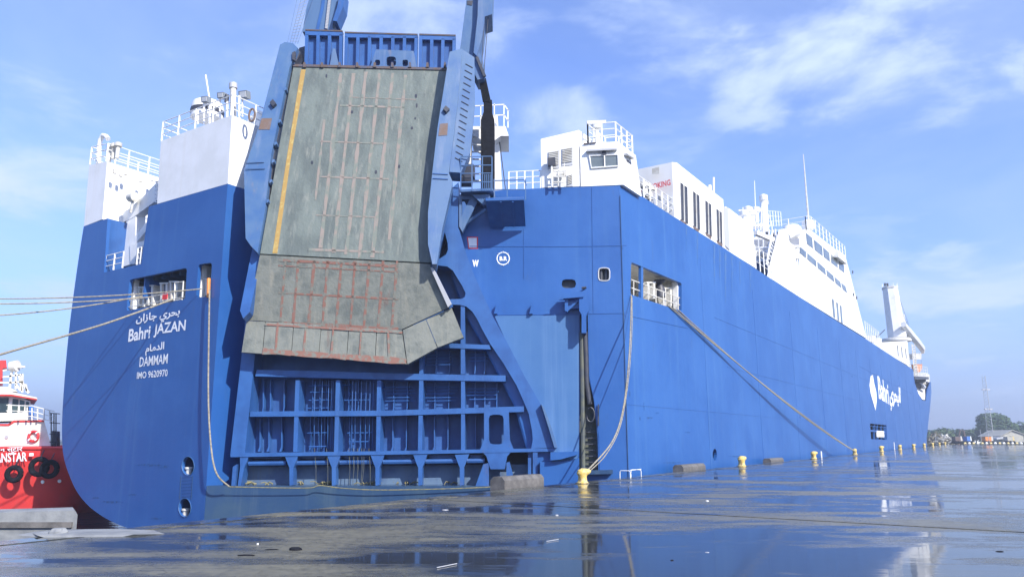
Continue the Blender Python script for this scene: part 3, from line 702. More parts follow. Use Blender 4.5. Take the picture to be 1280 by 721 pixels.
# hinge brackets below the bottom beam
for x in (364.5, 417.5, 472, 525.5, 577.5):
    px = [(x - 9, 568), (x + 9, 567.3), (x + 4.2, 580), (x + 2.4, 584), (x + 2.2, 606), (x - 2.6, 606.5), (x - 2.8, 584), (x - 4.6, 580)]
    lp('hinge_bracket', MB().pp(px, P1, .55))
lp('hinge_bracket', MB().pp([(300, 570), (311, 570), (305, 585), (301, 607), (297, 607), (300, 585)], P1, .7)); lp('hinge_bracket', MB().pp([(291, 583), (296, 580), (294, 607), (289, 607)], off(P1, .1), .7))
lp('hinge_bracket', MB().pp([(604, 580), (611, 578), (611, 608), (594, 608)], P1, .3)); lp('hinge_bracket', MB().pp([(633, 578), (637, 577), (641, 592), (641, 600), (633, 600)], P1, .4))
lp('hinge_bracket', MB().pp([(666, 563), (672, 563), (672, 600), (666, 600)], P1, .7))
lp('hinge_bracket', MB().pp([(660, 572), (664, 572), (664, 604), (660, 604)], P1, .7))
sp('foot_box', MB().pp([(675, 577), (706, 576), (724, 572), (724, 610), (675, 610)], off(QP, .5), 1.3), 'hull')
sp('foot_box', MB().pp([(688, 565), (722, 564), (722, 568), (700, 574), (688, 575)], off(QP, .8), 1.2), 'hull')
sp('foot_box', MB().pp([(724, 588), (766, 587), (766, 592), (724, 593)], off(QP, .5), .6), 'hull_low')
# pipes and back plates in the hinge bays
bk = off(P1, -1.0)
sp('bay_plate', MB().pp([(296, 583), (664, 580), (664, 611), (296, 611)], bk, .1), 'bay_paint', label='scuffed pale blue plate behind the ramp hinges')
for a_, b_ in ((311, 358), (371, 412), (425, 466), (479, 520), (532, 573), (584, 606)):
    lp('hinge_pin', MB().tube([on(a_, 579 - (a_ - 300) * .012, off(P1, -.3)), on(b_, 579 - (b_ - 300) * .012, off(P1, -.3))], .12, 8), smooth=True)
    lp('gusset', MB().pp([(a_ + 2, 568), (b_ - 2, 568), (b_ - 6, 573), (a_ + 6, 573)], off(P1, -.45), .2))
# lashing bars on the plating
rods = MB()
for x0, x1, ys in ((478, 520, (484, 488, 492, 497, 501)), (530, 573, (484, 488, 492, 497, 501)), (583, 625, (486, 490, 494, 499)), (530, 573, (444, 448, 452, 456)), (583, 615, (443, 447, 451))):
    for y in ys: rods.tube([on(x0 + random.uniform(0, 4), y, off(P1, -.7)), on(x1 - random.uniform(0, 5), y - .6, off(P1, -.7))], .022, 5)
lp('lashing_bar', rods, kind='stuff')
for x0, xs in ((393, (394, 403, 411, 415, 417)), (446, (441, 445, 452, 458, 463, 467))):
    for x in xs:
        lp('conduit', MB().tube([on(x, 476, off(P1, -.35)), on(x - 1, 512, off(P1, -.35)), on(x - 1.5, 560, off(P1, -.6))], .022, 6))
cr = MB()
for x0, x1, y in ((386, 413, 482), (388, 418, 490), (386, 414, 500), (385, 416, 510), (384, 410, 541), (386, 408, 558), (425, 442, 481), (430, 468, 500), (436, 466, 492), (434, 466, 541), (436, 462, 552)):
    cr.tube([on(x0, y, off(P1, -.58)), on(x1, y - .5, off(P1, -.58))], .028, 5)
lp('conduit_clamp', cr, kind='stuff')
hr = MB()
for x in (393, 408, 436, 442, 447, 452, 461, 455):
    x2 = x + random.uniform(-3, 3); hr.tube([on(x, 560, off(P1, -.1)), on((x + x2) / 2 + 1, 585, off(P1, 0)), lz(dep(x2, 605, 35.5), -.48)], .014, 5)
sp('dangling_line', hr, 'grime', kind='stuff')

# ------------------------------------------------------------------ outer ramp sections: grey-green driving face
fL, fR, tM = dep(325, 318, 34.2), dep(537, 329, 34.0), dep(460, 84, 36.2)
G1 = plane3(fL, fR, tM); bM = dep(405, 406, 34.55); G2 = plane3(fL, fR, bM)
g2a, g2b = on(308, 400, G2), on(503, 412, G2); G3 = plane3(g2a, g2b, dep(405, 447, 34.45))
sec1 = part('ramp_middle_section', MB().pp([(367, 82), (560, 87.5), (552, 200), (541, 327), (537, 328.2), (325.2, 317)], G1, .5), M['green'], ship, label='grey-green driving face of the folded middle ramp section')
sec2 = part('ramp_outer_section', MB().pp([(325, 318.6), (537.5, 330), (563, 383), (502.5, 411.5), (308.3, 400)], G2, .45), M['green2'], ship)
def gp(name, mb, m, parent, **k): return part(name, mb, M[m], parent, **k)
lineY = MB().pp([(376.3, 87), (382, 87.2), (363, 200), (346.5, 316.5), (340.5, 316.5), (358, 200)], off(G1, .02), .02); gp('yellow_line', lineY, 'yellow_line', sec1)
gp('edge_trim', MB().pp([(366, 80.2), (560.5, 85), (560.5, 87.8), (366, 83.2)], off(G1, .06), .4), 'rust', sec1)
for i in range(9):
    x = 379 + i * 22; gp('lug', MB().pp([(x, 78), (x + 2.4, 78), (x + 3, 84), (x - .6, 84)], off(G1, .12), .15), 'rust', sec1)
def l(a, b, t): return (a[0] + (b[0] - a[0]) * t, a[1] + (b[1] - a[1]) * t)
# scraped ribs on section one
def strip(p, q, w, pl, parent, gm='grip'):
    p, q = on(*p, pl), on(*q, pl); d = (q - p).normalized(); s = d.cross(pl[1]).normalized()
    m_ = MB(); N_ = max(2, int((q - p).length / .5)); L_, R_ = [], []
    for i in range(N_ + 1):
        c = p + (q - p) * (i / N_) + pl[1] * .014; ww = w / 2 * (1 + random.uniform(-.3, .3))
        L_.append(c - s * ww); R_.append(c + s * ww)
    m_.add(L_ + R_, [(i, i + 1, i + 2 + N_, i + 1 + N_) for i in range(N_)])
    o_ = part('grip_strip', m_, M[gm], parent); return o_
for xt, xb, y0, y1 in ((427, 399, 92, 310), (443, 416, 92, 316), (458, 432, 90, 318), (475.5, 449, 92, 322), (492, 465, 92, 322), (508, 484, 94, 300), (413, 386, 150, 250)):
    t0, t1 = (y0 - 84) / 240, (y1 - 84) / 240; strip((xt + (xb - xt) * t0, y0), (xt + (xb - xt) * t1, y1), .17 if xt > 415 else .10, G1, sec1)
for x0, x1, y, w in ((425, 505, 132, .10), (400, 480, 177, .08), (400, 486, 221, .09), (440, 520, 122, .05), (395, 470, 269, .07), (386, 480, 312, .12)):
    strip((x0, y), (x1, y + (x1 - x0) * .035), w, G1, sec1)
for xt, xb in ((357, 350), (373, 366), (393, 385.5), (410, 403), (427, 420), (444, 438), (462, 455), (479, 473), (496.5, 490)):
    strip((xt, 326), (xb, 408), .12, G2, sec2, 'grip2')
for y, w in ((325, .12), (332, .07), (366, .10), (403, .14)): strip((348, y), (498, y + 8), w, G2, sec2, 'grip2')
# outer flaps
ft = [(308.3, 400.8), (331.6, 402.2), (367, 404.2), (401.5, 406.2), (436, 408.3), (471, 410.4), (502.5, 412.3)]
fb = [(302, 440), (328, 441.8), (364, 444.4), (398, 446.8), (433, 449.2), (468.5, 451.8), (508.5, 455)]
for i in range(6):
    g = .5
    o_ = part('ramp_flap', MB().pp([(ft[i][0] + g * (i > 0), ft[i][1]), (ft[i + 1][0] - g * .5, ft[i + 1][1]), (fb[i + 1][0] - g * .5, fb[i + 1][1]), (fb[i][0] + g * (i > 0), fb[i][1])], off(G3, random.uniform(-.02, .03)), .28), M['green2'], ship)
    if i > 0:
        strip(l(ft[i], ft[i + 1], .45), l(fb[i], fb[i + 1], .45), .09, off(G3, .03), o_, 'grip2')
        strip(l(fb[i], ft[i], .08), l(fb[i + 1], ft[i + 1], .08), .26, off(G3, .035), o_, 'grip2')
        strip(l(ft[i], fb[i], .08), l(ft[i + 1], fb[i + 1], .08), .1, off(G3, .035), o_, 'grip2')
for px in ([(503.5, 412.3), (532.3, 399.5), (546.5, 434.5), (509.3, 455)], [(533, 399.2), (564.5, 384.5), (579.5, 421.5), (547.3, 434)]):
    part('ramp_flap', MB().pp(px, off(G3, .02), .28), M['green2'], ship)
bl_ = MB()
for x, y in ((408, 95), (520, 120), (521, 132), (519, 148), (390, 203), (499, 208), (440, 140), (470, 215), (515, 160)):
    bl_.pp(ell(x, y, random.uniform(.8, 1.6), random.uniform(1, 3), 7), off(G1, .016), .01)
gp('stain', bl_, 'dark', sec1, kind='stuff')
sp('lock_bar', MB().pp([(538, 335), (541, 334), (564, 380), (560, 384)], off(G2, .25), .3), 'galv')
# blue box sides of green sections
sp('section_edge', MB().pp([(536, 330), (541, 334), (565, 383), (562, 386)], off(G2, -.02), .5), 'ramp_blue')

# -- hoist girders
GRr = plane3(dep(541, 330, 33.3), dep(562, 65, 35.3), dep(578, 61, 35.4))
GRl = plane3(dep(316, 313, 34.0), dep(350, 56, 36.3), dep(370, 58, 36.3))
g_r = sp('hoist_girder', MB().pp([(562, 65), (578, 61), (573, 120), (567, 170), (561, 216), (566, 228), (553, 285), (546, 330), (540.5, 330), (535, 305), (535, 266), (541, 210), (547, 159)], GRr, 1.0), 'girder')
sp('hoist_girder_side', MB().pp([(578, 62), (593, 72), (594, 130), (588, 190), (576, 216), (562, 215), (568, 160)], off(GRr, -.5), .9), 'girder')
ld = MB()
for i in range(16):
    t = i / 16; x, y = 586 - 14 * t, 80 + 125 * t; ld.bar(on(x - 4, y, off(GRr, -.48)), on(x + 5, y + 5, off(GRr, -.48)), .03)
part('rack_rung', ld, M['dark'], g_r, kind='stuff')
for px in ([(550, 155), (560, 154), (559, 169), (548, 170)],): part('rust_patch', MB().pp(px, off(GRr, .02), .02), M['rustpatch'], g_r)
for a_, b_ in (((541, 217), (560, 218)), ((541, 223), (560, 224))): part('hose_clip', MB().bar(on(*a_, off(GRr, .03)), on(*b_, off(GRr, .03)), .035), M['ramp_blue'], g_r)
part('pad_eye', MB().pp([(554, 136), (557, 132), (562, 136), (558, 140)], off(GRr, .2), .2), M['dark'], g_r)
g_l = sp('hoist_girder', MB().pp([(350, 56), (356, 53), (366, 54), (372, 60), (362, 85), (348, 150), (339, 193), (331, 265), (322, 316), (314, 308), (307, 298), (305, 213), (324, 157)], GRl, 1.0), 'girder')
sp('girder_flange', MB().pp([(372, 60), (376, 66), (366, 85), (352, 150), (343, 193), (335, 262), (325, 316), (321, 316), (330, 265), (338, 193), (361, 85)], off(GRl, -.35), .6), 'dark')
part('rust_patch', MB().pp([(327, 148), (340, 148), (337, 162), (323, 162)], off(GRl, .02), .02), M['rustpatch'], g_l)
for y, x in ((110, 352), (150, 345), (178, 340), (200, 337), (225, 334), (250, 330)):
    part('bracket', MB().pp([(x + 3, y), (x + 6, y - 1), (x + 6, y + 2), (x + 3, y + 4)], off(GRl, .02), .4), M['girder'], g_l)
for y, xa, xb in ((203, 308, 330), (211, 307, 331)): part('hose_clip', MB().bar(on(xa, y, off(GRl, .08)), on(xb, y, off(GRl, .03)), .035), M['girder'], g_l)
part('pad_eye', MB().pp([(337, 128), (341, 124), (345, 129), (341, 133)], off(GRl, .2), .2), M['dark'], g_l)
part('pad_eye', MB().pp([(365, 66), (369, 64), (369, 76), (365, 74)], off(GRl, .1), .2), M['dark'], g_l)
sp('girder_foot', MB().pp([(315, 312), (329, 312), (325, 330), (312, 390), (304, 398), (300, 388)], off(GRl, -.6), .5), 'ramp_blue')
# upright masts
MP = vplane(V((0, 37.6, 0)), V((1, 0, 0)))
ml = sp('hoist_mast', MB().pp([(384, -60), (432, -60), (422, 0), (418.5, 20), (414, 40), (378, 40), (382.5, 14), (386, 0)], MP, 1.6), 'girder')
part('mast_rib', MB().pp([(409, -60), (413, -60), (405, 10), (398, 40), (394, 40), (401, 10)], off(MP, .05), .2), M['ramp_blue'], ml)
part('mast_rib', MB().pp([(426, -10), (431, -10), (429, 8), (421, 27), (416, 26), (421, 10)], off(MP, .4), 1.), M['ramp_blue'], ml)
ra = MB()
for i in range(26):
    t = i / 25; x = 413 - 5 * t; y = -10 + 45 * t; ra.bar(on(x - 1.6, y, off(MP, .08)), on(x + 1.6, y + .8, off(MP, .08)), .06)
part('rack_rung', ra, M['galv'], ml, kind='stuff')
for i in range(5):
    ml_ = MB().tube([on(385 - i * 3.4 + (5 - i) * 2, -10, off(MP, .3)), on(372 - i * 3.2, 55, off(MP, .3))], .012, 5); sp('hoist_wire', ml_, 'girder')
wl = MB()
for i in range(14): wl.tube([on(384 - i * .9, i * 4, off(MP, .3)), on(373 - i * .8, 6 + i * 3.5, off(MP, .3))], .015, 4)
sp('wire_guard', wl, 'galv', kind='stuff')
mr = sp('hoist_mast', MB().pp([(580, -60), (606, -60), (600, 0), (596, 30), (592, 66), (588, 100), (574, 100), (575, 62), (583, 0)], MP, 1.6), 'girder')
part('mast_head', MB().pp([(599, -60), (618, -60), (615, 18), (606, 21), (603, 45), (596, 70), (592, 66), (597, 20)], off(MP, .4), 1.8), M['girder'], mr)
part('mast_hole', MB().pp([(584, 1), (591, 1), (590, 7), (584, 6)], off(MP, .03), .02), M['dark'], mr)
part('sheave_block', MB().pp([(592, 68), (600, 66), (606, 85), (606, 98), (597, 100), (591, 88)], off(MP, .2), 1.2), M['girder'], mr)
part('tie_bar', MB().bar(on(596, 72, off(MP, .3)), on(606, 96, off(MP, .3)), .15), M['dark'], mr)
for i in range(6):
    sp('hydraulic_hose', MB().tube([on(600 + i * 1.3, 98, off(MP, -.3)), on(601.5 + i * 1.6, 112, off(MP, -.3)), on(604.5 + i * 1.7, 128, off(MP, -.4))], .045, 6), 'black', smooth=True)
for x in (606, 603): sp('hoist_wire', MB().tube([on(x + 8 - (606 - x) , -30, off(MP, .2)), on(x - 1, 90, off(MP, .2))], .02, 5), 'dark')
BPn = off(MP, -1.2)
sp('cable_trunk', MB().pp([(604.5, 125), (615, 125), (615, 140), (618, 150), (618, 240), (601, 240), (601, 150), (604.5, 140)], BPn, 1.0), 'black')
# small white watch tower behind
tw = off(MP, -4)
t_ = sp('signal_post', MB().pp([(611, 145), (622, 145), (628, 240), (611, 240)], tw, 2), 'white')
part('platform', MB().pp([(589, 158), (632, 158), (636, 170), (626, 170), (612, 180), (589, 168)], off(tw, .8), 2.5), M['white'], t_)
rl = MB()
for x, y0 in ((590, 134), (601, 132), (618, 130), (630, 131), (635, 137)): rl.bar(on(x, y0, off(tw, .8)), on(x, 160, off(tw, .8)), .06)
for dy in (0, 13): rl.bar(on(589, 133 + dy, off(tw, .8)), on(630, 131 + dy, off(tw, .8)), .06); rl.bar(on(630, 131 + dy, off(tw, .8)), on(636, 139 + dy, off(tw, .8)), .06)
part('railing', rl, M['white'], t_)
lg = MB()
for y in range(172, 235, 9): lg.bar(on(590, y, off(tw, .6)), on(611, y + (y % 2), off(tw, .6)), .08)
part('ladder', lg, M['white'], t_)
sp('yellow_ram', MB().tube([on(587, 160, off(tw, 2)), on(586, 218, off(tw, 2))], .16, 8), 'offwhite', smooth=True)
sp('stay_wire', MB().tube([on(623, 165, tw), on(632, 238, tw)], .03, 5), 'dark')
# -- top ribbed plates
TPn = vplane(dep(460, 60, 36.9), V((1, 0.03, 0)))
def ribbed(x0, x1, yt, yb, k):
    o_ = sp('ribbed_plate', MB().pp([(x0, yt), (x1, yt + (x1 - x0) * .03), (x1 - .8, yb + 2), (x0 - 1, yb)], off(TPn, -.28), .1), 'ramp_blue')
    part('edge_trim', MB().pp([(x0, yt - .3), (x1, yt + (x1 - x0) * .03 - .3), (x1, yt + 1.4 + (x1 - x0) * .03), (x0, yt + 1.4)], off(TPn, .03), .35), M['rust'], o_)
    part('rib', MB().pp([(x0, yt + 1.4), (x1, yt + 1.4 + (x1 - x0) * .03), (x1, yt + 8), (x0, yt + 7)], TPn, .25), M['ramp_blue'], o_)
    for i in range(k + 1):
        x = x0 + 1.8 + (x1 - x0 - 3.6) * i / k; part('rib', MB().pp([(x - 2, yt + 6), (x + 2, yt + 6), (x + 1.2, yb), (x - 2.8, yb)], TPn, .25), M['ramp_blue'], o_)
ribbed(381.5, 428, 37, 84, 3); ribbed(431, 522, 40, 86, 6); ribbed(524, 569.5, 42.5, 90, 3)
cb = MB().holes([on(x, y, off(TPn, .35)) for x, y in [(470, 62), (517, 64), (521, 84), (463, 83)]],
                [[on(x, y, off(TPn, .35)) for x, y in rr(*q, .3)] for q in ((469, 75, 475, 75, 475, 82, 468, 82), (483, 71, 495, 71, 495, 83, 483, 83), (503, 75, 510, 75, 510, 83, 503, 83))], off(TPn, .35), .3)
sp('lock_frame', cb, 'girder')
sp('prop_bracket', MB().pp([(416, 61), (419, 61), (424, 84), (412, 84)], off(TPn, .2), .1), 'girder')
sp('backing_beam', MB().pp([(374, 60), (381, 58), (379, 100), (368, 100)], off(TPn, -.6), .5), 'dark')

# -- winch platform by the right girder
WP = off(QP, 1.2)
sp('winch_platform', MB().prism([on(575, 240, WP), on(616, 238, WP), on(616, 238, WP) - QP[1] * 2.6, on(575, 240, WP) - QP[1] * 2.6], Z * .12), 'girder')
rl = MB()
for x in (576, 590, 603, 615): rl.bar(on(x, 239, WP), on(x, 196, WP), .05)
for y in (196, 207, 217, 228): rl.bar(on(576, y, WP), on(615, y - .5, WP), .04)
for x in (606, 608.5, 611, 613.5): rl.bar(on(x, 239, WP), on(x, 218, WP), .035)
sp('railing', rl, 'girder')
wn = MB().tube([on(577, 226, off(WP, -.8)), on(590, 226, off(WP, -.8))], .32, 14); sp('winch_drum', wn, 'dark', smooth=True)
sp('winch_frame', MB().pp([(579, 205), (592, 205), (592, 220), (579, 220)], off(WP, -.9), .6), 'dark')
sp('platform_bracket', MB().holes([on(x, y, off(P1, .1)) for x, y in [(574, 243), (600, 243), (598, 250), (578, 290), (574, 283)]], [[on(x, y, off(P1, .1)) for x, y in [(577, 249), (587, 249), (577, 270)]]], off(P1, .1), .4), 'girder')
sp('platform_bracket', MB().bar(on(577, 284, off(QP, .3)), on(608, 262, off(QP, 1.0)), .14), 'girder')
sp('platform_bracket', MB().pp([(589, 243), (612, 243), (613, 256), (604, 256)], off(QP, .9), .6), 'girder')
# sloping landing chute under deck edge
ch = MB()
a1, a2, b1, b2 = on(607, 251, off(QP, 1.9)), on(655, 250, off(QP, 1.9)), on(612, 284, off(QP, .25)), on(657, 283, off(QP, .25))
ch.prism([a1, a2, on(655, 248, off(QP, .1)), on(607, 249, off(QP, .1))], Z * .1)
ch.prism([a1, a2, b2, b1], V((0, .06, .05)))
sp('stowage_chute', ch, 'ramp_blue')
for x in (626, 641): sp('chute_rib', MB().bar(on(x, 252, off(QP, 1.85)), on(x + 1, 283, off(QP, .3)), .08), 'ramp_blue')
rl = MB()
for x in (618, 634, 657): rl.bar(on(x, 250, off(QP, .8)), on(x, 224, off(QP, .8)), .05)
rl.bar(on(617, 226, off(QP, .8)), on(655, 225, off(QP, .8)), .05); rl.bar(on(655, 225, off(QP, .8)), on(658, 232, off(QP, .8)), .05); rl.bar(on(618, 237, off(QP, .8)), on(657, 237, off(QP, .8)), .04)
sp('railing', rl, 'girder')

# ------------------------------------------------------------------ deck houses
def house(name, px, pl, vec, m='white'): return sp(name, MB().prism([on(x, y, pl) for x, y in px], vec), m)
def rail(pts, h, npost, parent=None, m='white', r=.03, mid=2):
    rl = MB(); o_ = None
    seg = list(zip(pts, pts[1:]))
    for a_, b_ in seg:
        for j in range(mid + 1): rl.tube([a_ + Z * h * (j + 1) / (mid + 1), b_ + Z * h * (j + 1) / (mid + 1)], r, 5)
    o_ = sp('railing', rl, m, parent)
    if parent is None or parent is ship:
        tot = sum((b_ - a_).length for a_, b_ in seg); st = tot / max(1, npost)
        i = 0; acc = 0
        for a_, b_ in seg:
            L_ = (b_ - a_).length; k_ = max(1, round(L_ / st))
            for q in range(k_ + (seg[-1] == (a_, b_))):
                p = a_ + (b_ - a_) * q / k_; part('post', MB().bar(p, p + Z * h, .07, .07), M[m], o_)
    return o_
# W1 over the transom
tpo = off(TP, .01)
house('aft_casing', [(201, 176.5), (290, 144), (284.7, 229.6), (196.3, 255)], off(TP, -.02), A * 4.8)
w1 = [on(202, 176.5, off(TP, -.15)), on(289, 144.5, off(TP, -.15))]
rail([w1[0] + A * 4, w1[0], w1[1], w1[1] + A * 4.4], 1.15, 9)
roofz = (w1[0].z + w1[1].z) / 2
def at1(x, y, d): # a point d metres forward of the transom
    return on(x, y, off(TP, -d))
p = at1(259, 143, 2.2); dr = MB().lathe(lz(p, p.z - .3), [(.9, 0), (.9, .7), (.82, .95), (.5, 1.05)], 18); sp('vent_drum', dr, 'white', smooth=True)
sp('vent_band', MB().lathe(lz(p, p.z - .05), [(.93, 0), (.93, .25)], 18), 'dark')
for x, y0, y1, m_ in ((266, 130, 96, 'white'),): sp('whip_antenna', MB().tube([at1(266, 150, 1.5), at1(257, 94, 1.5)], [.04, .05], 6), m_)
sp('vent_pipe', MB().tube([at1(291.5, 150, 1), at1(291.5, 106, 1)], .16, 10), 'offwhite', smooth=True)
sp('vent_cap', MB().tube([at1(291.5, 111, 1), at1(291.5, 105, 1)], .22, 10), 'galv', smooth=True)
def flood(x, y, d=1., s=1., base=None):
    o_ = sp('floodlight', MB().pp([(x - 4 * s, y - 3 * s), (x + 4 * s, y - 4 * s), (x + 4.5 * s, y + 3.5 * s), (x - 3.5 * s, y + 4 * s)], off(TP, -d), .25), 'floodgrey')
    part('lens', MB().pp([(x - 3 * s, y - 2 * s), (x + 3 * s, y - 3 * s), (x + 3.5 * s, y + 2.5 * s), (x - 2.5 * s, y + 3 * s)], off(TP, -d + .02), .02), M['lamp_glass'], o_)
    if base: part('pole', MB().tube([at1(x, y + 3, d + .1), at1(x, base, d + .1)], .05, 6), M['white'], o_)
flood(255, 124, base=155); flood(275, 119, base=148); flood(303, 118, base=146, s=1.3)
for x, yt in ((247, 138), (262, 133), (284, 127), (299, 120)): sp('stanchion', MB().tube([at1(x, 155, .8), at1(x, yt, .8)], .06, 6), 'white')
sp('horn', MB().tube([at1(283, 128, .8), at1(284, 119, .8)], .12, 8), 'dark')
lr = MB(); cen = on(315, 144, off(P1, -.2))
for i in range(1): lr.tube([cen + V((math.cos(t) * .15, 0, math.sin(t) * .34)) for t in [j * math.pi / 9 for j in range(19)]], .055, 8)
sp('life_ring', lr, 'rustpatch', smooth=True)
house('deck_locker', [(309, 150), (322, 137), (328, 140), (322, 162), (312, 160)], off(TP, -3.0), A * 1)
# W2
house('port_casing', [(111.6, 206.5), (134, 202), (128, 274), (104.8, 283)], off(TP, -.02), A * 7)
pw = [on(112.5, 206, off(TP, -.15)), on(133, 202, off(TP, -.15))]
rail([pw[0] + A * 6, pw[0], pw[1], pw[1] + A * 6.6], 1.15, 10)
gn = MB().tube([at1(123, 205, .6), at1(124, 185, .6), at1(125.5, 175, .6), at1(129, 169.5, .6), at1(133, 171, .6), at1(135, 174, .6)], .15, 10); sp('gooseneck_vent', gn, 'white', smooth=True)
for x, y in ((141, 187), (146, 186), (136, 190)): sp('vent_head', MB().lathe(at1(x, y + 12, .5), [(.12, 0), (.12, .7), (.22, .75), (.22, .95), (.1, 1.02)], 10), 'offwhite', smooth=True)
# recess between the casings: inner port wall (lower part blue), floor, back wall
NP = vplane(on(131, 300, TP), A)
nz = on(134, 273, TP).z
e0 = lz(on(131, 300, TP), 0)
sp('notch_wall', MB().prism([lz(e0, nz) + A * .2, lz(e0, 9.0) + A * .2, lz(e0, 9.0) + A * 7, lz(e0, nz) + A * 7], PORT * .1), 'ramp_blue')
e1 = lz(on(181, 300, TP), 0)
sp('notch_wall', MB().prism([lz(e1, ktop.z - .1) + A * .2, lz(e1, 9.0) + A * .2, lz(e1, 9.0) + A * 7, lz(e1, ktop.z - .1) + A * 7], -PORT * .1), 'hull')
nf = on(150, 336, TP).z
sp('notch_floor', MB().prism([lz(e0, nf) + A * .2, lz(e1, nf) + A * .2, lz(e1, nf) + A * 7, lz(e0, nf) + A * 7], Z * -.15), 'girder')
sp('notch_back', MB().prism([lz(e0, 9) + A * 6.8, lz(e1, 9) + A * 6.8, lz(e1, nz + .6) + A * 6.8, lz(e0, nz + .6) + A * 6.8], A * .1), 'ramp_blue')
yp = off(TP, -1.2)
sp('davit_post', MB().pp([(158, 268), (170, 262), (168, 329), (154, 333)], yp, .6), 'white')
sp('davit_arm', MB().pp([(140, 270), (150, 280), (166, 272), (196, 250), (196, 228), (178, 246), (160, 262)], off(yp, .02), .5), 'white')
sp('davit_arm', MB().pp([(168, 296), (183, 278), (183, 288), (168, 306)], off(yp, .01), .4), 'white')
sp('davit_arm', MB().pp([(162, 306), (183, 300), (183, 305), (172, 311), (168, 330), (163, 330)], off(yp, .05), .4), 'white')
sp('searchlight', MB().tube([on(163, 247, off(TP, -.8)), on(169, 246, off(TP, -.8))], .28, 12), 'offwhite', smooth=True)
sp('searchlight_stand', MB().bar(on(166, 250, off(TP, -.8)), on(163, 266, off(TP, -.8)), .12), 'offwhite')
rail([on(131, 340, off(TP, -.1)), on(153, 335, off(TP, -.1))], .95, 2); rail([on(171, 331, off(TP, -.1)), on(180, 329, off(TP, -.1))], .95, 2)
lad = MB()
for y in range(228, 256, 5): lad.bar(on(194, y, off(TP, -.3)), on(199, y - 1.5, off(TP, -.3)), .05)
sp('ladder', lad, 'white')
for x, y in ((143, 215), (151, 219), (157, 217), (176, 226), (190, 224)): sp('deck_lamp', MB().lathe(on(x, y + 2, off(NP, .15)), [(.1, 0), (.1, .25), (.05, .3)], 8), 'offwhite')

# quarter control house
QH = off(QP, -.03)
hA = A * 5.2
ch_ = house('winch_control_house', [(676, 174), (723.5, 162.7), (724.5, 233), (677, 234.7)], QH, A * 4.6)
for px in ([(685, 190), (699, 187.5), (699, 210), (685, 211.5)], [(702, 186), (716, 183.5), (716, 206), (702, 207.5)], [(709, 219), (716, 218.5), (716, 233), (709, 233.3)]):
    lv = part('louvre', MB().pp(px, off(QP, .01), .03), M['galv'], ch_)
    m_ = MB(); y0, y1 = px[0][1] + 1, px[3][1] - 1
    k_ = int((y1 - y0) / 2)
    for i in range(k_): y = y0 + 2 * i; m_.bar(on(px[0][0] + 1, y, off(QP, .05)), on(px[1][0] - 1, y - 1.8, off(QP, .05)), .05, .03)
    part('louvre_blade', m_, M['offwhite'], ch_, kind='stuff')
wc = house('control_cabin', [(725, 181), (729.5, 179.5), (772, 177), (779.5, 231), (726, 233.2)], off(QP, .02), A * (usd(on(796, 238, SP)) + .1))
wn = part('window', MB().pp([(736.5, 194.8), (772, 193.5), (772.5, 207.8), (739, 210.3)], off(QP, .05), .08), M['paneglass'], wc)
part('frame', MB().tube([on(x, y, off(QP, .07)) for x, y in [(736.5, 194.8), (772, 193.5), (772.5, 207.8), (739, 210.3), (736.5, 194.8)]], .05, 6), M['offwhite'], wn) if False else None
sp('window_frame', MB().tube([on(x, y, off(QP, .07)) for x, y in [(736.5, 194.8), (772, 193.5), (772.5, 207.8), (739, 210.3), (736.5, 194.8)]], .045, 6), 'white')
part('mullion', MB().bar(on(755.5, 194, off(QP, .08)), on(756, 209, off(QP, .08)), .06), M['white'], wc)
part('eyebrow', MB().bar(on(733, 189, off(QP, .15)), on(771, 187, off(QP, .15)), .25, .1), M['galv'], wc)
part('pantograph', MB().pp([(753, 187.5), (757, 187.3), (758, 193), (752, 193.2)], off(QP, .15), .1), M['dark'], wc)
part('drip_rail', MB().bar(on(729.5, 180, off(QP, .08)), on(745, 178.5, off(QP, .08)), .05), M['rust'], wc)
sp('side_window', MB().pp([(783, 199), (789.5, 203.5), (789.5, 215.5), (783, 210.5)], off(SP, .05), .06), 'dark')
sp('eyebrow', MB().bar(on(782, 192.5, off(SP, .15)), on(791, 198, off(SP, .15)), .2, .1), 'galv')
rq = [on(735, 180, off(QP, -.1)), on(770, 177, off(QP, -.1))]
LC_ = usd(on(796, 238, SP)) - .1
rail([rq[0], rq[1], rq[1] + A * LC_, rq[0] + A * LC_, rq[0]], 1.05, 10)
p = on(746, 176, off(QP, -1.0)); sp('scanner_mount', MB().lathe(p - Z * .3, [(.12, 0), (.12, .9), (.3, .95), (.3, 1.15), (.1, 1.25)], 12), 'white', smooth=True)
sp('scanner_mount', MB().bar(p + V((-.5, 0, 1.0)), p + V((.5, 0, 1.05)), .14), 'offwhite')
f_ = sp('floodlight', MB().pp([(684, 197), (694, 196.5), (694.5, 206), (685, 206.5)], off(QP, .4), .25), 'dark')
part('pole', MB().tube([on(689.5, 206, off(QP, .3)), on(690, 234, off(QP, .3))], .05, 6), M['white'], f_)
eq = MB()
for x in (691, 698, 707): eq.bar(on(x, 233, off(QP, .3)), on(x, 213, off(QP, .3)), .06)
for y in (214, 221, 228): eq.bar(on(690, y, off(QP, .3)), on(708, y - .5, off(QP, .3)), .06)
eq.tube([on(695, 218, off(QP, .2)), on(705, 218, off(QP, .2))], .12, 8); eq.bar(on(705.5, 233, off(QP, .3)), on(705.5, 204, off(QP, .3)), .05)
sp('hose_reel_stand', eq, 'offwhite')
rail([on(636, 237.5, off(QP, -.1)), on(676, 235.5, off(QP, -.1))], .95, 4)
rail([on(664, 236, off(QP, .12)), on(725, 233, off(QP, .12))], 1.2, 0) if False else None

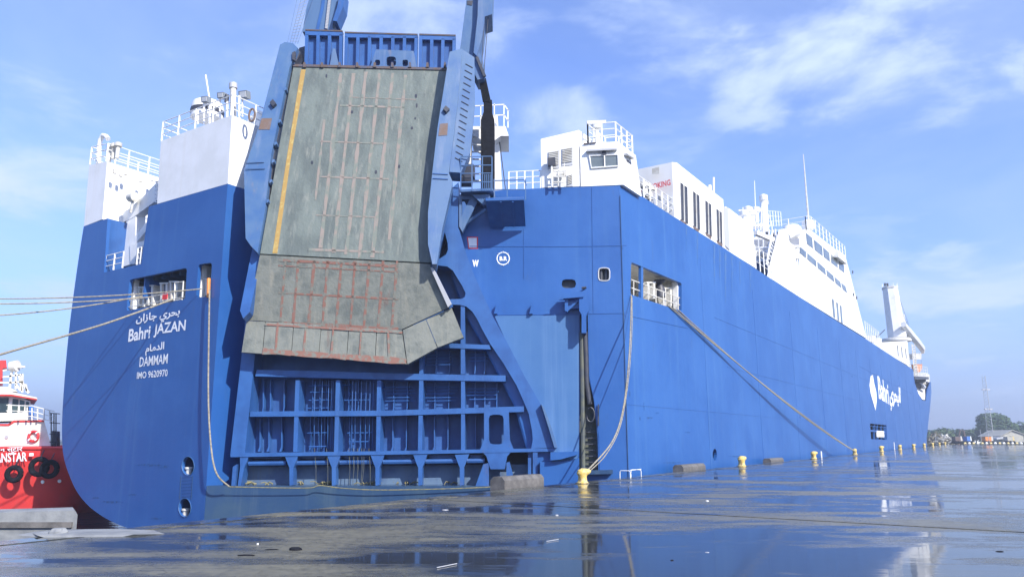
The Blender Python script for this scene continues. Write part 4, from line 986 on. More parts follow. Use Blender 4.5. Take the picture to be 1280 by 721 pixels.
# box houses along the starboard rail
def sid(px, inset, dep_, m='white', name='deckhouse'): return house(name, px, off(SP, -inset), PORT * dep_, m)
h2 = sid([(840, 202.8), (846, 203.5), (904, 249.5), (908, 311.8), (843, 271.2)], .03, 6)
stp = off(SP, -.02)
for i, (xa, ya) in enumerate(((850.3, 228), (866, 239), (881.5, 250.5), (895.5, 261))):
    h_ = [47, 44, 41, 40][i] * 1.0
    for dx in (0, 5.0 - i * .4):
        w_ = 4.0 - i * .35; yy = ya + dx * .75
        s_ = part('vent_slot', MB().pp([(xa + dx, yy), (xa + dx + w_, yy + w_ * .7), (xa + dx + w_ + .9, yy + h_ + w_ * .3), (xa + dx + 1.1, yy + h_ - .8)], off(stp, .01), .06), M['dark'], h2)
        part('slot_trim', MB().tube([on(x, y, off(stp, .03)) for x, y in [(xa + dx, yy), (xa + dx + w_, yy + w_ * .7), (xa + dx + w_ + .9, yy + h_ + w_ * .3), (xa + dx + 1.1, yy + h_ - .8), (xa + dx, yy)]], .012, 5), M['offwhite'], h2)
    part('rust_streak', MB().pp([(xa, ya + h_ - 1), (xa + 8, ya + h_ + 4), (xa + 7.5, ya + h_ + 7.5), (xa + 1.5, ya + h_ + 3)], off(stp, .008), .01), M['rustpatch'], h2)
# stern-facing end of that house carries the warning
EP = off(vplane(on(840, 203, stp), PORT), .35)
text('SMOKING', off(EP, .0), (808.5, 239), (838.5, 231.5), (808, 232), 'redmark', ship, bold=.03, d=.02)
text('NO', off(EP, .0), (797, 241.5), (804.5, 239.8), (796.5, 234.2), 'redmark', ship, bold=.03, d=.02)
sp('container_hatch', MB().pp([(815, 211), (824, 208.5), (824, 217), (815, 218)], off(EP, .02), .02), 'offwhite')
# clutter between cabin and house
ct = MB()
pz = on(800, 244, off(SP, -.2))
for i in range(7):
    a_ = lz(C, on(790 + i * 8, 237 + i * 5.1, SP).z - .1) + A * (usd(on(790 + i * 8, 240 + i * 5, SP))) + PORT * .15
    ct.bar(a_, a_ + Z * 1.15, .05)
rail([on(797, 242, off(SP, -.15)), on(842, 270.5, off(SP, -.15))], 1.05, 6)
for x, y in ((806, 236), (812, 240), (829, 252)): sp('deck_valve', MB().lathe(on(x, y + 10, off(SP, -.8)), [(.18, 0), (.18, .5), (.32, .55), (.32, .8), (.1, .9)], 10), 'offwhite', smooth=True)
h3 = sid([(906.5, 258), (912, 261), (941, 283), (944.8, 335.2), (908.5, 312.8)], .05, 4)
house('deck_locker', [(905.5, 262), (910, 259), (912.5, 312.5), (906.5, 307)], off(SP, .02), PORT * .4, 'galv')
sp('mast_stub', MB().tube([on(892, 247, off(SP, -2)), on(892, 222, off(SP, -2))], .08, 6), 'white'); sp('mast_stub', MB().tube([on(887, 247, off(SP, -2)), on(887, 232, off(SP, -2))], .14, 8), 'white')

# accommodation block
acc = sid([(1000, 371.5), (1000, 311), (1006, 287.5), (1014, 288), (1057, 321.5), (1062, 340), (1070, 372), (1083, 422.8)], .04, 22)
sid([(966.5, 349.8), (972, 325), (982, 286), (985, 292), (987, 303), (1000, 311.5), (1000, 371.5)], .06, .6, name='wing_bulwark')
AFP = vplane(on(1000, 340, SP), PORT)
def aft(name, px, d, t, m): return sp(name, MB().pp(px, off(AFP, d), t), m)
aft('boat_deck_recess', [(930, 328), (999, 324), (999, 375), (930, 345)], .06, .05, 'girder')
aft('boat_deck_recess', [(930, 300), (999, 298), (999, 306), (930, 309)], .06, .05, 'galv')
aft('deck_edge_beam', [(930, 324), (999, 319), (999, 323), (930, 328)], 1.2, .4, 'white'); aft('deck_edge_beam', [(930, 310), (999, 307), (999, 309), (930, 312)], 1.0, .4, 'white')
for x in (947, 953, 960, 968, 976): aft('deck_pillar', [(x, 286), (x + 1.2, 286), (x + 1.6, 325), (x + .4, 325)], .9, .3, 'white')
for x, y in ((944, 290), (950, 291), (957, 290), (964, 291), (971, 290)): aft('aft_window', [(x, y), (x + 4, y - .2), (x + 4, y + 5), (x, y + 5)], .09, .05, 'dark')
for x, y, w_, h_, m_ in ((946, 314, 5, 8, 'offwhite'), (955, 315, 6, 6, 'galv'), (964, 313, 4, 8, 'offwhite'), (950, 334, 5, 9, 'dark'), (959, 336, 7, 9, 'offwhite')): aft('deck_unit', [(x, y), (x + w_, y), (x + w_, y + h_), (x, y + h_)], 1.4, .8, m_)
ap = off(SP, -.02)
def lerp2(a_, b_, t): return (a_[0] + (b_[0] - a_[0]) * t, a_[1] + (b_[1] - a_[1]) * t)
def winrow(tl, tr, bl, br, cuts):
    for t0, t1 in cuts:
        q = [lerp2(tl, tr, t0), lerp2(tl, tr, t1), lerp2(bl, br, t1), lerp2(bl, br, t0)]
        w_ = part('window', MB().pp(q, off(ap, .02), .05), M['paneglass'], acc)
winrow((1006.5, 290), (1057, 333), (1008, 304), (1057, 342), ((.02, .17), (.22, .42), (.45, .60), (.64, .80), (.84, .97)))
winrow((1000.5, 308.5), (1057, 358), (1000, 316), (1059, 366), ((.0, .13), (.16, .35), (.38, .55), (.58, .73), (.76, .88), (.91, 1.0)))
winrow((1040, 373), (1055, 385), (1042, 396), (1056.5, 406), ((.0, .16), (.36, .5), (.66, .8)))
for x, y in ((1066, 340), (1067, 368), (1071, 372)): part('porthole', MB().pp(ell(x, y, .8, 2.2, 8), off(ap, .02), .03), M['dark'], acc)
rpt = [on(1008, 288, off(ap, -.2)), on(1015, 287.5, off(ap, -.2)), on(1057, 321.5, off(ap, -.2))]
rail([rpt[0] + PORT * 12, rpt[0]], 1.5, 7); rail(rpt, 1.5, 12)
house('bridge_wing', [(1047, 312), (1056, 319), (1059, 330), (1048, 321)], off(SP, .5), PORT * 1.6)
sp('vent_drum', MB().lathe(on(1010.5, 287, off(SP, -2)), [(.7, 0), (.7, 1.), (.3, 1.2)], 14), 'white', smooth=True)
# lower deck gear between house three and accommodation
def far(x, y, i): return on(x, y, off(SP, -i))
lb = MB().tube([far(984, 296, .8), far(987, 290, .8), far(993, 289, .8), far(998, 294, .8)], [.3, .75, .75, .3], 12); sp('lifeboat', lb, 'white', smooth=True)
st = MB(); st.bar(far(958, 331, .8), far(966, 288, .8), .12); st.bar(far(963, 336, .8), far(970, 300, .8), .12)
for i in range(9): st.bar(lerp_a := far(958 + i * .85, 331 - i * 4.5, .8), far(963 + i * .8, 335 - i * 4, .8), .08)
sp('stairway', st, 'white')
rail([far(945, 336, .1), far(966, 350, .1)], 1.9, 4)
sp('deck_boom', MB().bar(far(944, 291, 1), far(975, 304, 1), .35), 'white')
dvt = MB(); dvt.tube([far(973, 312, 1.2), far(973, 298, 1.2), far(976, 290, 1.2), far(981, 288, 1.2), far(984, 293, 1.2)], .2, 8); sp('davit', dvt, 'white', smooth=True)
# radar mast
rm = sp('radar_mast', MB().tube([far(956, 290, 9), far(955, 262, 9), far(954.5, 249, 9)], [.55, .5, .4], 10), 'white', smooth=True)
part('mast_platform', MB().prism([far(949, 279, 9), far(962, 281, 9), far(962, 284, 9), far(949, 282, 9)], PORT * 3), M['white'], rm)
part('mast_head', MB().lathe(far(954.5, 251, 9), [(.55, 0), (.55, .7), (.2, .9)], 12), M['white'], rm)
part('yard', MB().bar(far(923, 263, 9), far(955, 261.5, 9), .14), M['white'], rm)
for x, y in ((958.5, 256), (958, 268), (959.5, 274)): part('mast_lamp', MB().lathe(far(x, y, 9), [(.25, 0), (.25, .6)], 8), M['offwhite'], rm)
part('ladder', MB().bar(far(951, 288, 9), far(952.5, 254, 9), .1), M['white'], rm)
rail([far(930, 281, 9), far(948, 284, 9)], 2.2, 5); rail([far(960, 283, 9), far(977, 283, 9)], 2.2, 5)
sp('vent_trunk', MB().prism([far(934, 268, 8), far(939, 268, 8), far(941, 285, 8), far(934, 283, 8)], PORT * 1), 'white')
for x, y, w_ in ((936, 270, 3), (941, 274, 2), (946, 270, 2.5), (931, 275, 2)): sp('vent_head', MB().lathe(far(x, y + 8, 8), [(.3, 0), (.3, 1.2), (.55, 1.3), (.55, 1.8), (.2, 2.)], 10), 'white', smooth=True)
sp('whip_antenna', MB().tube([far(1011, 282, 5), far(1007.5, 238, 5), far(1004, 193, 5)], [.16, .11, .05], 6), 'offwhite')
sp('whip_antenna', MB().tube([far(944.5, 270, 9), far(943, 226, 9)], [.07, .04], 6), 'white')

# foredeck: crane tower, house, hanging block, forecastle fittings
CPn = 8
TWP = vplane(far(1128, 420, CPn), PORT)
tb_, tt_ = on(1121.5, 422, off(TWP, -2.)), on(1112.5, 361, off(TWP, -2.)); rb_, rt_ = 11.2 / 930 * tb_.y, 9.2 / 930 * tt_.y
cr_ = sp('crane_tower', MB().tube([tb_, tt_], [rb_, rt_], 8), 'white')
part('tower_cap', MB().tube([tt_, tt_ + Z * .5], [rt_ * 1.08, rt_ * 1.08], 8), M['offwhite'], cr_)
for i in range(8): part('cap_rail_post', MB().bar(tt_ + V((math.cos(i * .785) * rt_, math.sin(i * .785) * rt_, .5)), tt_ + V((math.cos(i * .785) * rt_, math.sin(i * .785) * rt_, 1.6)), .08), M['white'], cr_)
for x in (1106.5, 1109.5): part('cap_lamp', MB().lathe(far(x, 357.5, CPn), [(.28, 0), (.28, .8)], 8), M['dark'], cr_)
part('slew_ring', MB().lathe(far(1120, 427, CPn + 1.5), [(4.2, 0), (4.2, .5), (3.9, .9)], 24), M['offwhite'], cr_, smooth=True)
house('mast_house', [(1100, 428), (1134, 426), (1139, 461), (1133, 455.5), (1099, 436)], off(SP, -2), PORT * 9)
for x in (1121.5, 1126.5, 1131.5): sp('vent_slot', MB().pp([(x, 431 + (x - 1121) * .4), (x + 1, 431.5 + (x - 1121) * .4), (x + 2, 445 + (x - 1121) * .3), (x + 1, 444.5 + (x - 1121) * .3)], off(SP, -1.97), .02), 'dark')
bm = MB().tube([far(1129, 405, CPn - 1), far(1137, 416, CPn - 1), far(1146, 427, CPn - 1), far(1152.5, 435, CPn - 1), far(1153.5, 441, CPn - 1)], [.8, 1.1, 1.2, 1.1, .6], 8); sp('crane_jib', bm, 'white')
sp('crane_rope', MB().tube([far(1128, 392, CPn), far(1141, 420, CPn)], .07, 5), 'dark'); sp('crane_rope', MB().tube([far(1122, 366, CPn), far(1140, 418, CPn)], .05, 5), 'dark')
sp('jib_machinery', MB().prism([far(1127, 391, CPn), far(1130.5, 393, CPn), far(1137, 426, CPn), far(1133, 425, CPn)], PORT * 2), 'offwhite')
sp('jib_cab', MB().prism([far(1142, 442, CPn), far(1152, 441, CPn), far(1152, 449, CPn), far(1143, 449, CPn)], PORT * 1.5), 'offwhite')
sp('hook_block', MB().prism([far(1144, 455, CPn), far(1153, 455, CPn), far(1152, 462, CPn), far(1148.5, 466, CPn), (far(1145, 462, CPn))], PORT * 1.2), 'orange')
sp('crane_rope', MB().tube([far(1151.5, 437, CPn), far(1151.5, 456, CPn)], .05, 5), 'dark')
gt = MB(); gt.bar(far(1140, 430, 1), far(1144, 476, 1), .25); gt.bar(far(1143, 430, 1), far(1147, 476, 1), .25)
for i in range(14): gt.bar(far(1140 + i * .3, 432 + 3.2 * i, 1), far(1143 + i * .3, 432 + 3.2 * i, 1), .15)
sp('ladder_tower', gt, 'offwhite')
sp('forecastle_deck', MB().prism([far(1144, 470, .3), far(1161, 471, .3), far(1161, 474, .3), far(1144, 474, .3)], PORT * 14), 'dark')
sp('forecastle_bulkhead', MB().prism([far(1144, 474, 4), far(1161, 474, 4), far(1161, 503, 4), far(1144, 503, 4)], PORT * 10), 'offwhite')
sp('forecastle_house', MB().prism([far(1157, 466, 1), far(1162, 468, 1), far(1162, 486, 1), far(1157, 480, 1)], PORT * 3), 'offwhite')
for x, y in ((1147, 482), (1151, 484), (1155, 480), (1149, 490)): sp('windlass_drum', MB().tube([far(x, y, 1.5), far(x + 2, y, 1.5)], .9, 10), random.choice(['galv', 'white', 'dark']), smooth=True)
sp('forecastle_wall', MB().pp([(1146, 486), (1152, 490), (1156, 486), (1157, 500), (1153, 499), (1148, 492)], off(SP, -.4), .3), 'white')
rail([far(1083, 424, .2), far(1100, 434.5, .2)], 2.6, 7); rail([far(1145, 470, .4), far(1160, 470, .4)], 2.4, 5)
for x, y in ((1090, 419), (1094, 425), (1098, 422)): sp('deck_unit', MB().prism([far(x, y, 5), far(x + 4, y + 1, 5), far(x + 4, y + 9, 5), far(x, y + 8, 5)], PORT * 1.5), 'offwhite')
sp('derrick_wire', MB().tube([far(1090, 421, 6), far(1098, 420, 6), far(1106, 412, 6)], .12, 5), 'dark')

# ------------------------------------------------------------------ MOORING ROPES
def rope(pts, r, label, name='mooring_rope', m='rope', sag=0., group=None):
    pts = [V(p) for p in pts]
    if len(pts) == 2:
        a_, b_ = pts; N_ = 24; pts = [a_ + (b_ - a_) * (i / N_) - Z * sag * 4 * (i / N_) * (1 - i / N_) for i in range(N_ + 1)]
    else:       # catmull
        P = [pts[0]] + pts + [pts[-1]]; o_ = []
        for i in range(1, len(P) - 2):
            for j in range(8):
                t = j / 8; p0, p1, p2, p3 = P[i - 1:i + 3]
                o_.append(.5 * ((2 * p1) + (p2 - p0) * t + (2 * p0 - 5 * p1 + 4 * p2 - p3) * t * t + (3 * p1 - p0 - 3 * p2 + p3) * t ** 3))
        pts = o_ + [P[-1]]
    return single(name, MB().tube(pts, r, 8), M[m], label, 'rope', group, org=pts[0], smooth=True)
T2 = off(TP, .05)
rope([on(252, 361, T2), dep(-120, 371, 33)], .03, 'thin mooring rope running nearly level from the small stern opening, highest on the left', sag=.25)
rope([on(190, 371, T2), dep(-120, 377.5, 33)], .033, 'mooring rope leaving the large stern opening nearly level, second from the top on the left', sag=.2)
rope([on(178, 370, T2), dep(-120, 398, 31)], .033, 'mooring rope drooping slightly left of the large stern opening, third from the top', sag=.3)
rope([on(216, 374, T2), dep(130, 405, 34), dep(0, 443, 27), dep(-120, 481, 23)], .045, 'thick mooring rope slanting steeply down to the left from the large stern opening')
sill = -.5
pr = [on(262, 362, off(TP, .25)), on(261, 420, off(TP, .3)), on(260.5, 500, off(TP, .35)), on(264, 560, off(TP, .4)), on(271, 592, off(TP, .4)), dep(286, 607.5, 34.9)]
rope(pr, .04, 'slack rope hanging down the blue stern from the small opening to the ramp foot')
yl = [dep(286, 608, 34.9)] + [dep(x, y, 34.9) for x, y in ((330, 609), (385, 609.5), (400, 606.5), (425, 609.5), (470, 612), (540, 611), (600, 609), (640, 606))]
rope(yl, .022, 'thin yellow line stretched along the sill under the folded ramp', name='yellow_line_rope', m='yrope')
# bollards
UB0 = 24.9
def bpos(k): return quay_pt(UB0 + 20 * k, 13.1)
b0 = bpos(0)
rope([on(789, 369, off(SP, .05)), on(788.5, 400, off(SP, .5)), on(786, 450, off(SP, .9)), on(779, 510, off(SP, 1.0)), dep(765, 552, 31), b0 + V((.1, .1, .36))], .03, 'pale rope sagging from the side opening down to the nearest yellow bollard')
rope([on(790, 371, off(SP, .05)), on(790, 410, off(SP, .4)), on(786, 470, off(SP, .7)), on(776, 530, off(SP, .8)), dep(758, 567, 30.5), b0 + V((.12, .12, .30))], .02, 'thin second rope beside the pale sagging rope to the nearest bollard')
b3 = bpos(3)
for i, (x, y, lab) in enumerate(((834, 381, 'upper heavy mooring rope running from the side opening down to the fourth bollard'), (841, 384.5, 'middle of three heavy mooring ropes from the side opening to the fourth bollard'), (848, 387.5, 'lower heavy mooring rope running from the side opening down to the fourth bollard'))):
    rope([on(x, y, off(SP, .02)), b3 + V((-.1 + .1 * i, 0, .42 - .08 * i))], .03, lab, sag=.35 + .12 * i, group='heavy ropes to the fourth bollard')

# ------------------------------------------------------------------ BOLLARDS
def make_bollard():
    t = thing('mooring_bollard', (0, 0, 0), '', 'bollard')
    b = MB(); b.lathe(V((0, 0, 0)), [(.25, 0), (.25, .04), (.21, .07), (.19, .14), (.18, .26), (.20, .36)], 16)
    body = part('bollard_body', b, M['byellow'], t, smooth=True)
    hd = MB().tube([(-.21, 0, .36), (-.15, 0, .40), (0, 0, .43), (.16, 0, .46), (.29, 0, .485), (.36, 0, .49)], [.06, .15, .19, .15, .10, .04], 12)
    part('bollard_head', hd, M['byellow'], t, smooth=True)
    pl = MB().lathe(V((0, 0, 0)), [(.31, .0), (.31, .012)], 12); part('base_plate', pl, M['rust'], t)
    for i in range(6):
        a = i * math.pi / 3; part('bolt', MB().lathe(V((.275 * math.cos(a), .275 * math.sin(a), .012)), [(.02, 0), (.02, .02)], 6), M['dark'], t)
    return t
bproto = make_bollard()
blabs = ['nearest yellow bollard, with the pale slack ropes tied to it', 'second yellow bollard, standing alone on the quay edge without ropes', 'third yellow bollard from the near end, a short way before the one with heavy ropes',
         'fourth yellow bollard, holding the three heavy ropes from the ship', 'fifth yellow bollard, just beyond the one with heavy ropes', 'sixth yellow bollard along the blue hull, before the square hull opening ends', 'seventh yellow bollard, below the white lettering on the hull',
         'eighth yellow bollard, near the bow of the ship', 'ninth yellow bollard, just past the bow', 'tenth yellow bollard, far along the quay in front of the scrap heap', 'farthest yellow bollard on the quay edge']
for k_ in range(11):
    o_ = bproto if k_ == 0 else copy_tree(bproto)
    o_.location = bpos(k_) + Z * .001; o_.rotation_euler = (0, 0, R([8, 25, 10, 40, 15, 30, 5, 20, 12, 30, 8][k_])); s_ = .88 if k_ == 0 else 1.0 if k_ < 4 else 1.2
    o_.scale = (s_,) * 3; o_['label'] = blabs[k_]; o_['group'] = 'yellow bollards along the quay edge'

# ------------------------------------------------------------------ FENDERS and quay rail
def edge_pt(px, p=PE):           # stands on the quay edge line at picture column px
    az = math.atan((px - 640) / 949.0); return quay_pt(p / math.tan(R(AZ) - az), p)
def fender(px0, px1, h, label, zb=-1.1):
    a_, b_ = edge_pt(px0, PE + .4), edge_pt(px1, PE + .4); a_.z = b_.z = zb
    d = (b_ - a_).normalized(); s = PORT * .28
    m = MB(); rad = .12; prof = []
    for cx, cz, st in ((-1, h - zb, 0), (1, h - zb, 1)): pass
    prof = [a_ - s, a_ - s + Z * (h - zb - .12), a_ - s * .6 + Z * (h - zb), a_ + s * .6 + Z * (h - zb), a_ + s + Z * (h - zb - .12), a_ + s]
    m.prism(prof, b_ - a_)
    t = thing('rubber_fender', a_, label, 'fender', 'grey fenders between hull and quay'); part('fender_block', m, M['fender'], t)
    for q in (.2, .5, .8):
        c_ = a_ + (b_ - a_) * q - s * 1.02 + Z * (h - zb) * .55; part('bolt', MB().lathe(c_, [(.05, 0), (.05, .04)], 8, -PORT), M['dark'], t)
fender(622, 671, .38, 'large grey rubber fender standing at the foot of the ramp')
fender(846, 874, .30, 'grey rubber fender at the quay edge before the second bollard')
fender(957, 973, .25, 'small grey fender at the quay edge between the second and third bollards')
lt = thing('quay_ladder_rail', edge_pt(793, PE - .1), 'small white ladder handrail hoop standing on the quay edge', 'handrail')
for x in (786.5, 800):
    c_ = edge_pt(x, PE - .45); part('hoop', MB().tube([c_, c_ + Z * .26, c_ + Z * .3 + PORT * .05, c_ + PORT * .42 + Z * .3, c_ + PORT * .46 + Z * .26, c_ + PORT * .47], .018, 6), M['white'], lt, smooth=True)
part('crossbar', MB().tube([edge_pt(786.5, PE - .2) + Z * .3, edge_pt(800, PE - .2) + Z * .3], .018, 6), M['white'], lt)
# standing post near the sixth bollard
pp_ = edge_pt(1025, PE - .3); single('marker_post', MB().tube([pp_, pp_ + Z * .55], .07, 8), M['white'], 'short white marker post between the third and fourth bollards', 'post')
pp_ = edge_pt(1117, PE - .3); single('marker_post', MB().tube([pp_, pp_ + Z * 1.1], .06, 8), M['white'], 'thin white post on the quay edge below the white hull lettering', 'post')

# ------------------------------------------------------------------ lumps and litter on the quay
GP = (V((0, 0, 0)), Z)
def lump(x, y, w, d_, h, label, m='concrete', name='concrete_lump', cat='rubble', n=9):
    c_ = on(x, y, GP); mb = MB(); ring = []
    for lev, (s_, zz) in enumerate(((1, 0), (.92, h * .6), (.6, h))):
        ring.append([c_ + V((w / 2 * s_ * math.cos(t) * random.uniform(.8, 1.15), d_ / 2 * s_ * math.sin(t) * random.uniform(.8, 1.15), zz)) for t in [2 * math.pi * i / n for i in range(n)]])
    vs = [p for r_ in ring for p in r_]; fs = [tuple(range(n))] + [tuple(range(2 * n, 3 * n))]
    for l_ in range(2): fs += [(l_ * n + i, l_ * n + (i + 1) % n, (l_ + 1) * n + (i + 1) % n, (l_ + 1) * n + i) for i in range(n)]
    return single(name, mb.add(vs, fs), M[m], label, cat)
lump(112, 667, 2.4, 1.0, .05, 'flat crumbled concrete patch on the near left quay edge')
lump(72, 669, .34, .28, .12, 'pale broken concrete lump on the quay edge in front of the grey pontoon')
lump(308, 694, .26, .09, .015, 'flat dark scrap lying on the concrete, left of the small dark lump', 'black', 'rubber_scrap', 'scrap')
lump(369, 687, .20, .14, .04, 'small dark lump lying on the olive concrete', 'black', 'rubber_scrap', 'scrap')
lump(340, 686.5, .22, .08, .01, 'thin dark sliver between the two dark scraps on the concrete', 'black', 'rubber_scrap', 'scrap')
lump(322, 680, .035, .03, .02, 'tiny white pebble behind the dark scraps', 'white', 'pebble', 'pebble')
lump(556, 637, .16, .07, .012, 'pale flattened scrap on the quay in line with the ramp', 'galv', 'litter_scrap', 'litter')
lump(696, 644, .07, .06, .02, 'tiny white pebble beyond the long joint', 'galv', 'pebble', 'pebble')
lump(884, 626, .1, .07, .02, 'tiny white pebble lying in the blue puddle', 'white', 'pebble', 'pebble')
lump(884, 690, .07, .04, .006, 'thin pale paper scrap in the near puddle', 'galv', 'litter_scrap', 'litter')
lump(1250, 689, .13, .05, .01, 'dark flat ring-like scrap at the right of the quay', 'black', 'rubber_scrap', 'scrap')
lump(840, 700, .05, .03, .01, 'small dark speck of scrap in the near foreground', 'black', 'rubber_scrap', 'scrap')
def stick(x0, y0, x1, y1, lab):
    a_, b_ = on(x0, y0, GP) + Z * .012, on(x1, y1, GP) + Z * .012; single('white_stick', MB().bar(a_, b_, .012, .008), M['galv'], lab, 'litter')
stick(546, 710, 571, 705, 'thin white strip lying in the near middle foreground'); stick(683, 677, 698, 674.5, 'short pale strip right of centre on the quay')

# ------------------------------------------------------------------ PONTOON and TUG
pf = vplane(dep(50, 640, 17.5), V((1, .02, 0)))
po = thing('grey_pontoon', lz(dep(40, 640, 17.5), -3.2), 'grey steel pontoon end lying beyond the quay edge in front of the red tug', 'pontoon')
a_ = [on(-150, 645, pf), on(93, 637.5, pf), on(97, 643, pf), on(97.5, 676, pf)]
body = MB().prism([lz(a_[0], -.1), a_[1], a_[2], lz(a_[3], -3.2), lz(a_[0], -3.2)], V((-.5, .8, 0)))
part('pontoon_body', body, M['concrete'], po)
part('rubbing_strip', MB().bar(lz(a_[0], -.3) - V((0, .03, 0)), lz(a_[1], -.3) - V((0, .03, 0)), .06, .12), M['fender'], po)

TD = 47.0
TO = lz(dep(0, 600, TD), -3.2)
tug = thing('tugboat', TO, 'red tugboat with white wheelhouse and tyre fenders, half hidden behind the blue ship', 'tugboat')
# plan outline: bow to the right
xb = dep(112, 600, TD).x; yc = TD + 5.5
def ring(z, inset, bowin):
    pts = []
    B = 5.2 - inset
    for i in range(-12, 13):
        t = i / 12 * math.pi / 2; e = .62
        x = xb - bowin - 7.5 + (7.5) * (abs(math.cos(t)) ** e); y = yc + B * (abs(math.sin(t)) ** e) * (1 if t > 0 else -1)
        pts.append(V((x, y, z)))
    return [V((xb - 34, yc - B, z))] + pts + [V((xb - 34, yc + B, z))]
rings = [ring(-3.6, 1.0, 2.6), ring(-1.2, .5, 1.4), ring(.15, .12, .4), ring(1.0, 0, 0)]
hb = MB(); n = len(rings[0])
for r_ in rings: hb.v += r_
for j in range(len(rings) - 1): hb.f += [(j * n + i, j * n + i + 1, (j + 1) * n + i + 1, (j + 1) * n + i) for i in range(n - 1)]
hb.f.append(tuple(range(3 * n, 4 * n)))
part('hull', hb, M['red'], tug, smooth=True)
tf = vplane(V((0, yc - 5.2, 0)), V((1, 0, 0)))
rim = MB().tube([p + Z * .03 for p in rings[3]], .11, 6); part('bulwark_rail', rim, M['red'], tug, smooth=True)
def tp(name, px, d, t, m, parent=None): return part(name, MB().prism([on(x, y, off(tf, -d)) for x, y in px], V((-.66, 1, 0)) * t), M[m], parent or tug)
dhouse = tp('deckhouse', [(-120, 531), (10, 530), (18, 526), (55, 525), (64, 557), (-120, 559)], .9, 7.6, 'tugwhite')
tp('trim_stripe', [(-120, 529.5), (10, 529.5), (17, 525), (55, 524.6), (55, 527), (18, 527.5), (11, 532), (-120, 532)], .86, .1, 'pink')
cabin = tp('wheelhouse', [(-100, 494), (19, 494), (31, 499), (38, 501), (40, 525), (-100, 529)], 1.8, 5.6, 'tugwhite')
tp('roof', [(-110, 489.5), (14, 489.5), (46, 496.5), (47, 499), (30, 497.5), (14, 493.5), (-110, 494)], 1.3, 6.6, 'tugwhite'); tp('roof_trim', [(-110, 493), (14, 492.6), (46, 498.2), (46, 499.8), (14, 494.6), (-110, 495)], 1.25, 6.7, 'pink')
for px in ([(-30, 497), (-16, 497), (-17, 514), (-30, 514)], [(-13, 497), (11, 497), (9, 515), (-13, 516)], [(16, 498), (23, 499), (22, 515), (14, 515.5)], [(25, 499.5), (30.5, 501), (30, 514), (24, 514.6)], [(32.5, 501.5), (36, 502.5), (36, 513), (32, 513.8)]):
    tp('window', px, 1.76, .06, 'glass')
fn_ = tp('funnel', [(-30, 451), (7.5, 450), (8.5, 459), (3, 460), (3, 479), (-30, 480)], 3, 2.5, 'red')
tp('upper_deck', [(-100, 484), (10, 483), (22, 489), (-100, 491)], 1.5, 5, 'tugwhite')
sl = part('search_light', MB().tube([on(14, 458, off(tf, -2.4)), on(22, 457, off(tf, -2.4))], [.34, .38], 12), M['tugwhite'], tug, smooth=True); part('nozzle', MB().tube([on(21, 458, off(tf, -2.4)), on(31, 458.5, off(tf, -2.4))], [.12, .06], 8), M['tugwhite'], tug)
ms = MB()
q_ = off(tf, -2.4)
for a_, b_ in (((15, 462), (12, 486)), ((20, 462), (20, 486)), ((24, 468), (28, 490)), ((28, 467), (28, 488)), ((12, 470), (28, 468)), ((12, 478), (29, 477)), ((4, 463), (15, 461)), ((4, 471), (14, 470)), ((28, 478), (36, 491)), ((32, 480), (34, 490)), ((20, 480), (26, 488)), ((0, 478), (15, 478))):
    ms.bar(on(*a_, q_), on(*b_, q_), .1)
part('mast_frame', ms, M['tugwhite'], tug)
rl = MB(); q_ = off(tf, -.6)
for x in (14, 24, 34, 40, 47, 55, 62): rl.bar(on(x, 525, q_), on(x, 506 + (x - 14) * .13, q_), .06)
for dy in (0, 7, 13): rl.bar(on(8, 506 + dy, q_), on(40, 507 + dy, q_), .05); rl.bar(on(40, 507 + dy, q_), on(68, 514 + dy, q_), .05)
part('railing', rl, M['tugwhite'], tug)
rl = MB()
for x in (64, 67.5, 70): rl.bar(on(x, 562, q_), on(x, 516, q_), .05)
for y in (516, 528, 542, 552): rl.bar(on(62, y, q_), on(75, y + 1, q_), .05)
part('stern_frame', rl, M['dark'], tug)
tp('deck_crew_locker', [(66, 538), (75, 539), (75, 560), (66, 560)], 2.5, 1, 'rust'); tp('winch_cover', [(36, 507), (42, 506), (43, 522), (37, 522)], 1.2, .8, 'bluep')
def torus(c_, r, rt, ax, sx=1.):
    q = ax.to_track_quat('Z', 'Y'); return MB().tube([c_ + q @ V((r * math.cos(t) * sx, r * math.sin(t), 0)) for t in [2 * math.pi * i / 24 for i in range(25)]], rt, 10)
part('life_ring', torus(on(41.8, 545, off(tf, -.78)), .30, .085, V((0, -1, 0))), M['redmark'], tug, smooth=True)
for t_ in (45, 135, 225, 315):
    c_ = on(41.8, 545, off(tf, -.76)) + V((.3 * math.cos(R(t_)), 0, .3 * math.sin(R(t_)))); part('ring_band', MB().box(c_, (.05, 0, .05), (0, .09, 0), (-.03, 0, .03)), M['mark'], tug)
part('porthole', MB().pp(ell(8, 546, 2.3, 2.3, 12), off(tf, -.85), .05), M['galv'], tug)
for x, y, r_, lab in ((17.5, 592, .42, None), (49, 583, .50, None), (62, 586, .46, None)):
    c_ = on(x, y, off(tf, .22)); ty = part('tyre', torus(c_, r_ * .93, .16, V((.12, -1, 0))), M['black'], tug, smooth=True)
    part('chain', MB().tube([c_ + Z * r_, c_ + Z * (r_ + .5) + V((.1, .15, 0))], .03, 5), M['dark'], tug)
for x, y in ((53, 602), (74, 601)): part('scupper', MB().pp(ell(x, y, 2.2, 2.2, 10), off(tf, .06 if x < 60 else -.55), .05), M['tugwhite'], tug)
text('ANSTAR', tf, (-5, 578), (34.5, 576), (-5, 566.5), 'mark', tug, bold=.02, d=.06)
text('\u0913\u0936\u0928 \u0938\u094d\u091f\u093e\u0930', tf, (-16, 567), (29, 565.5), (-16, 557.8), 'mark', tug, bold=.01, d=.06)
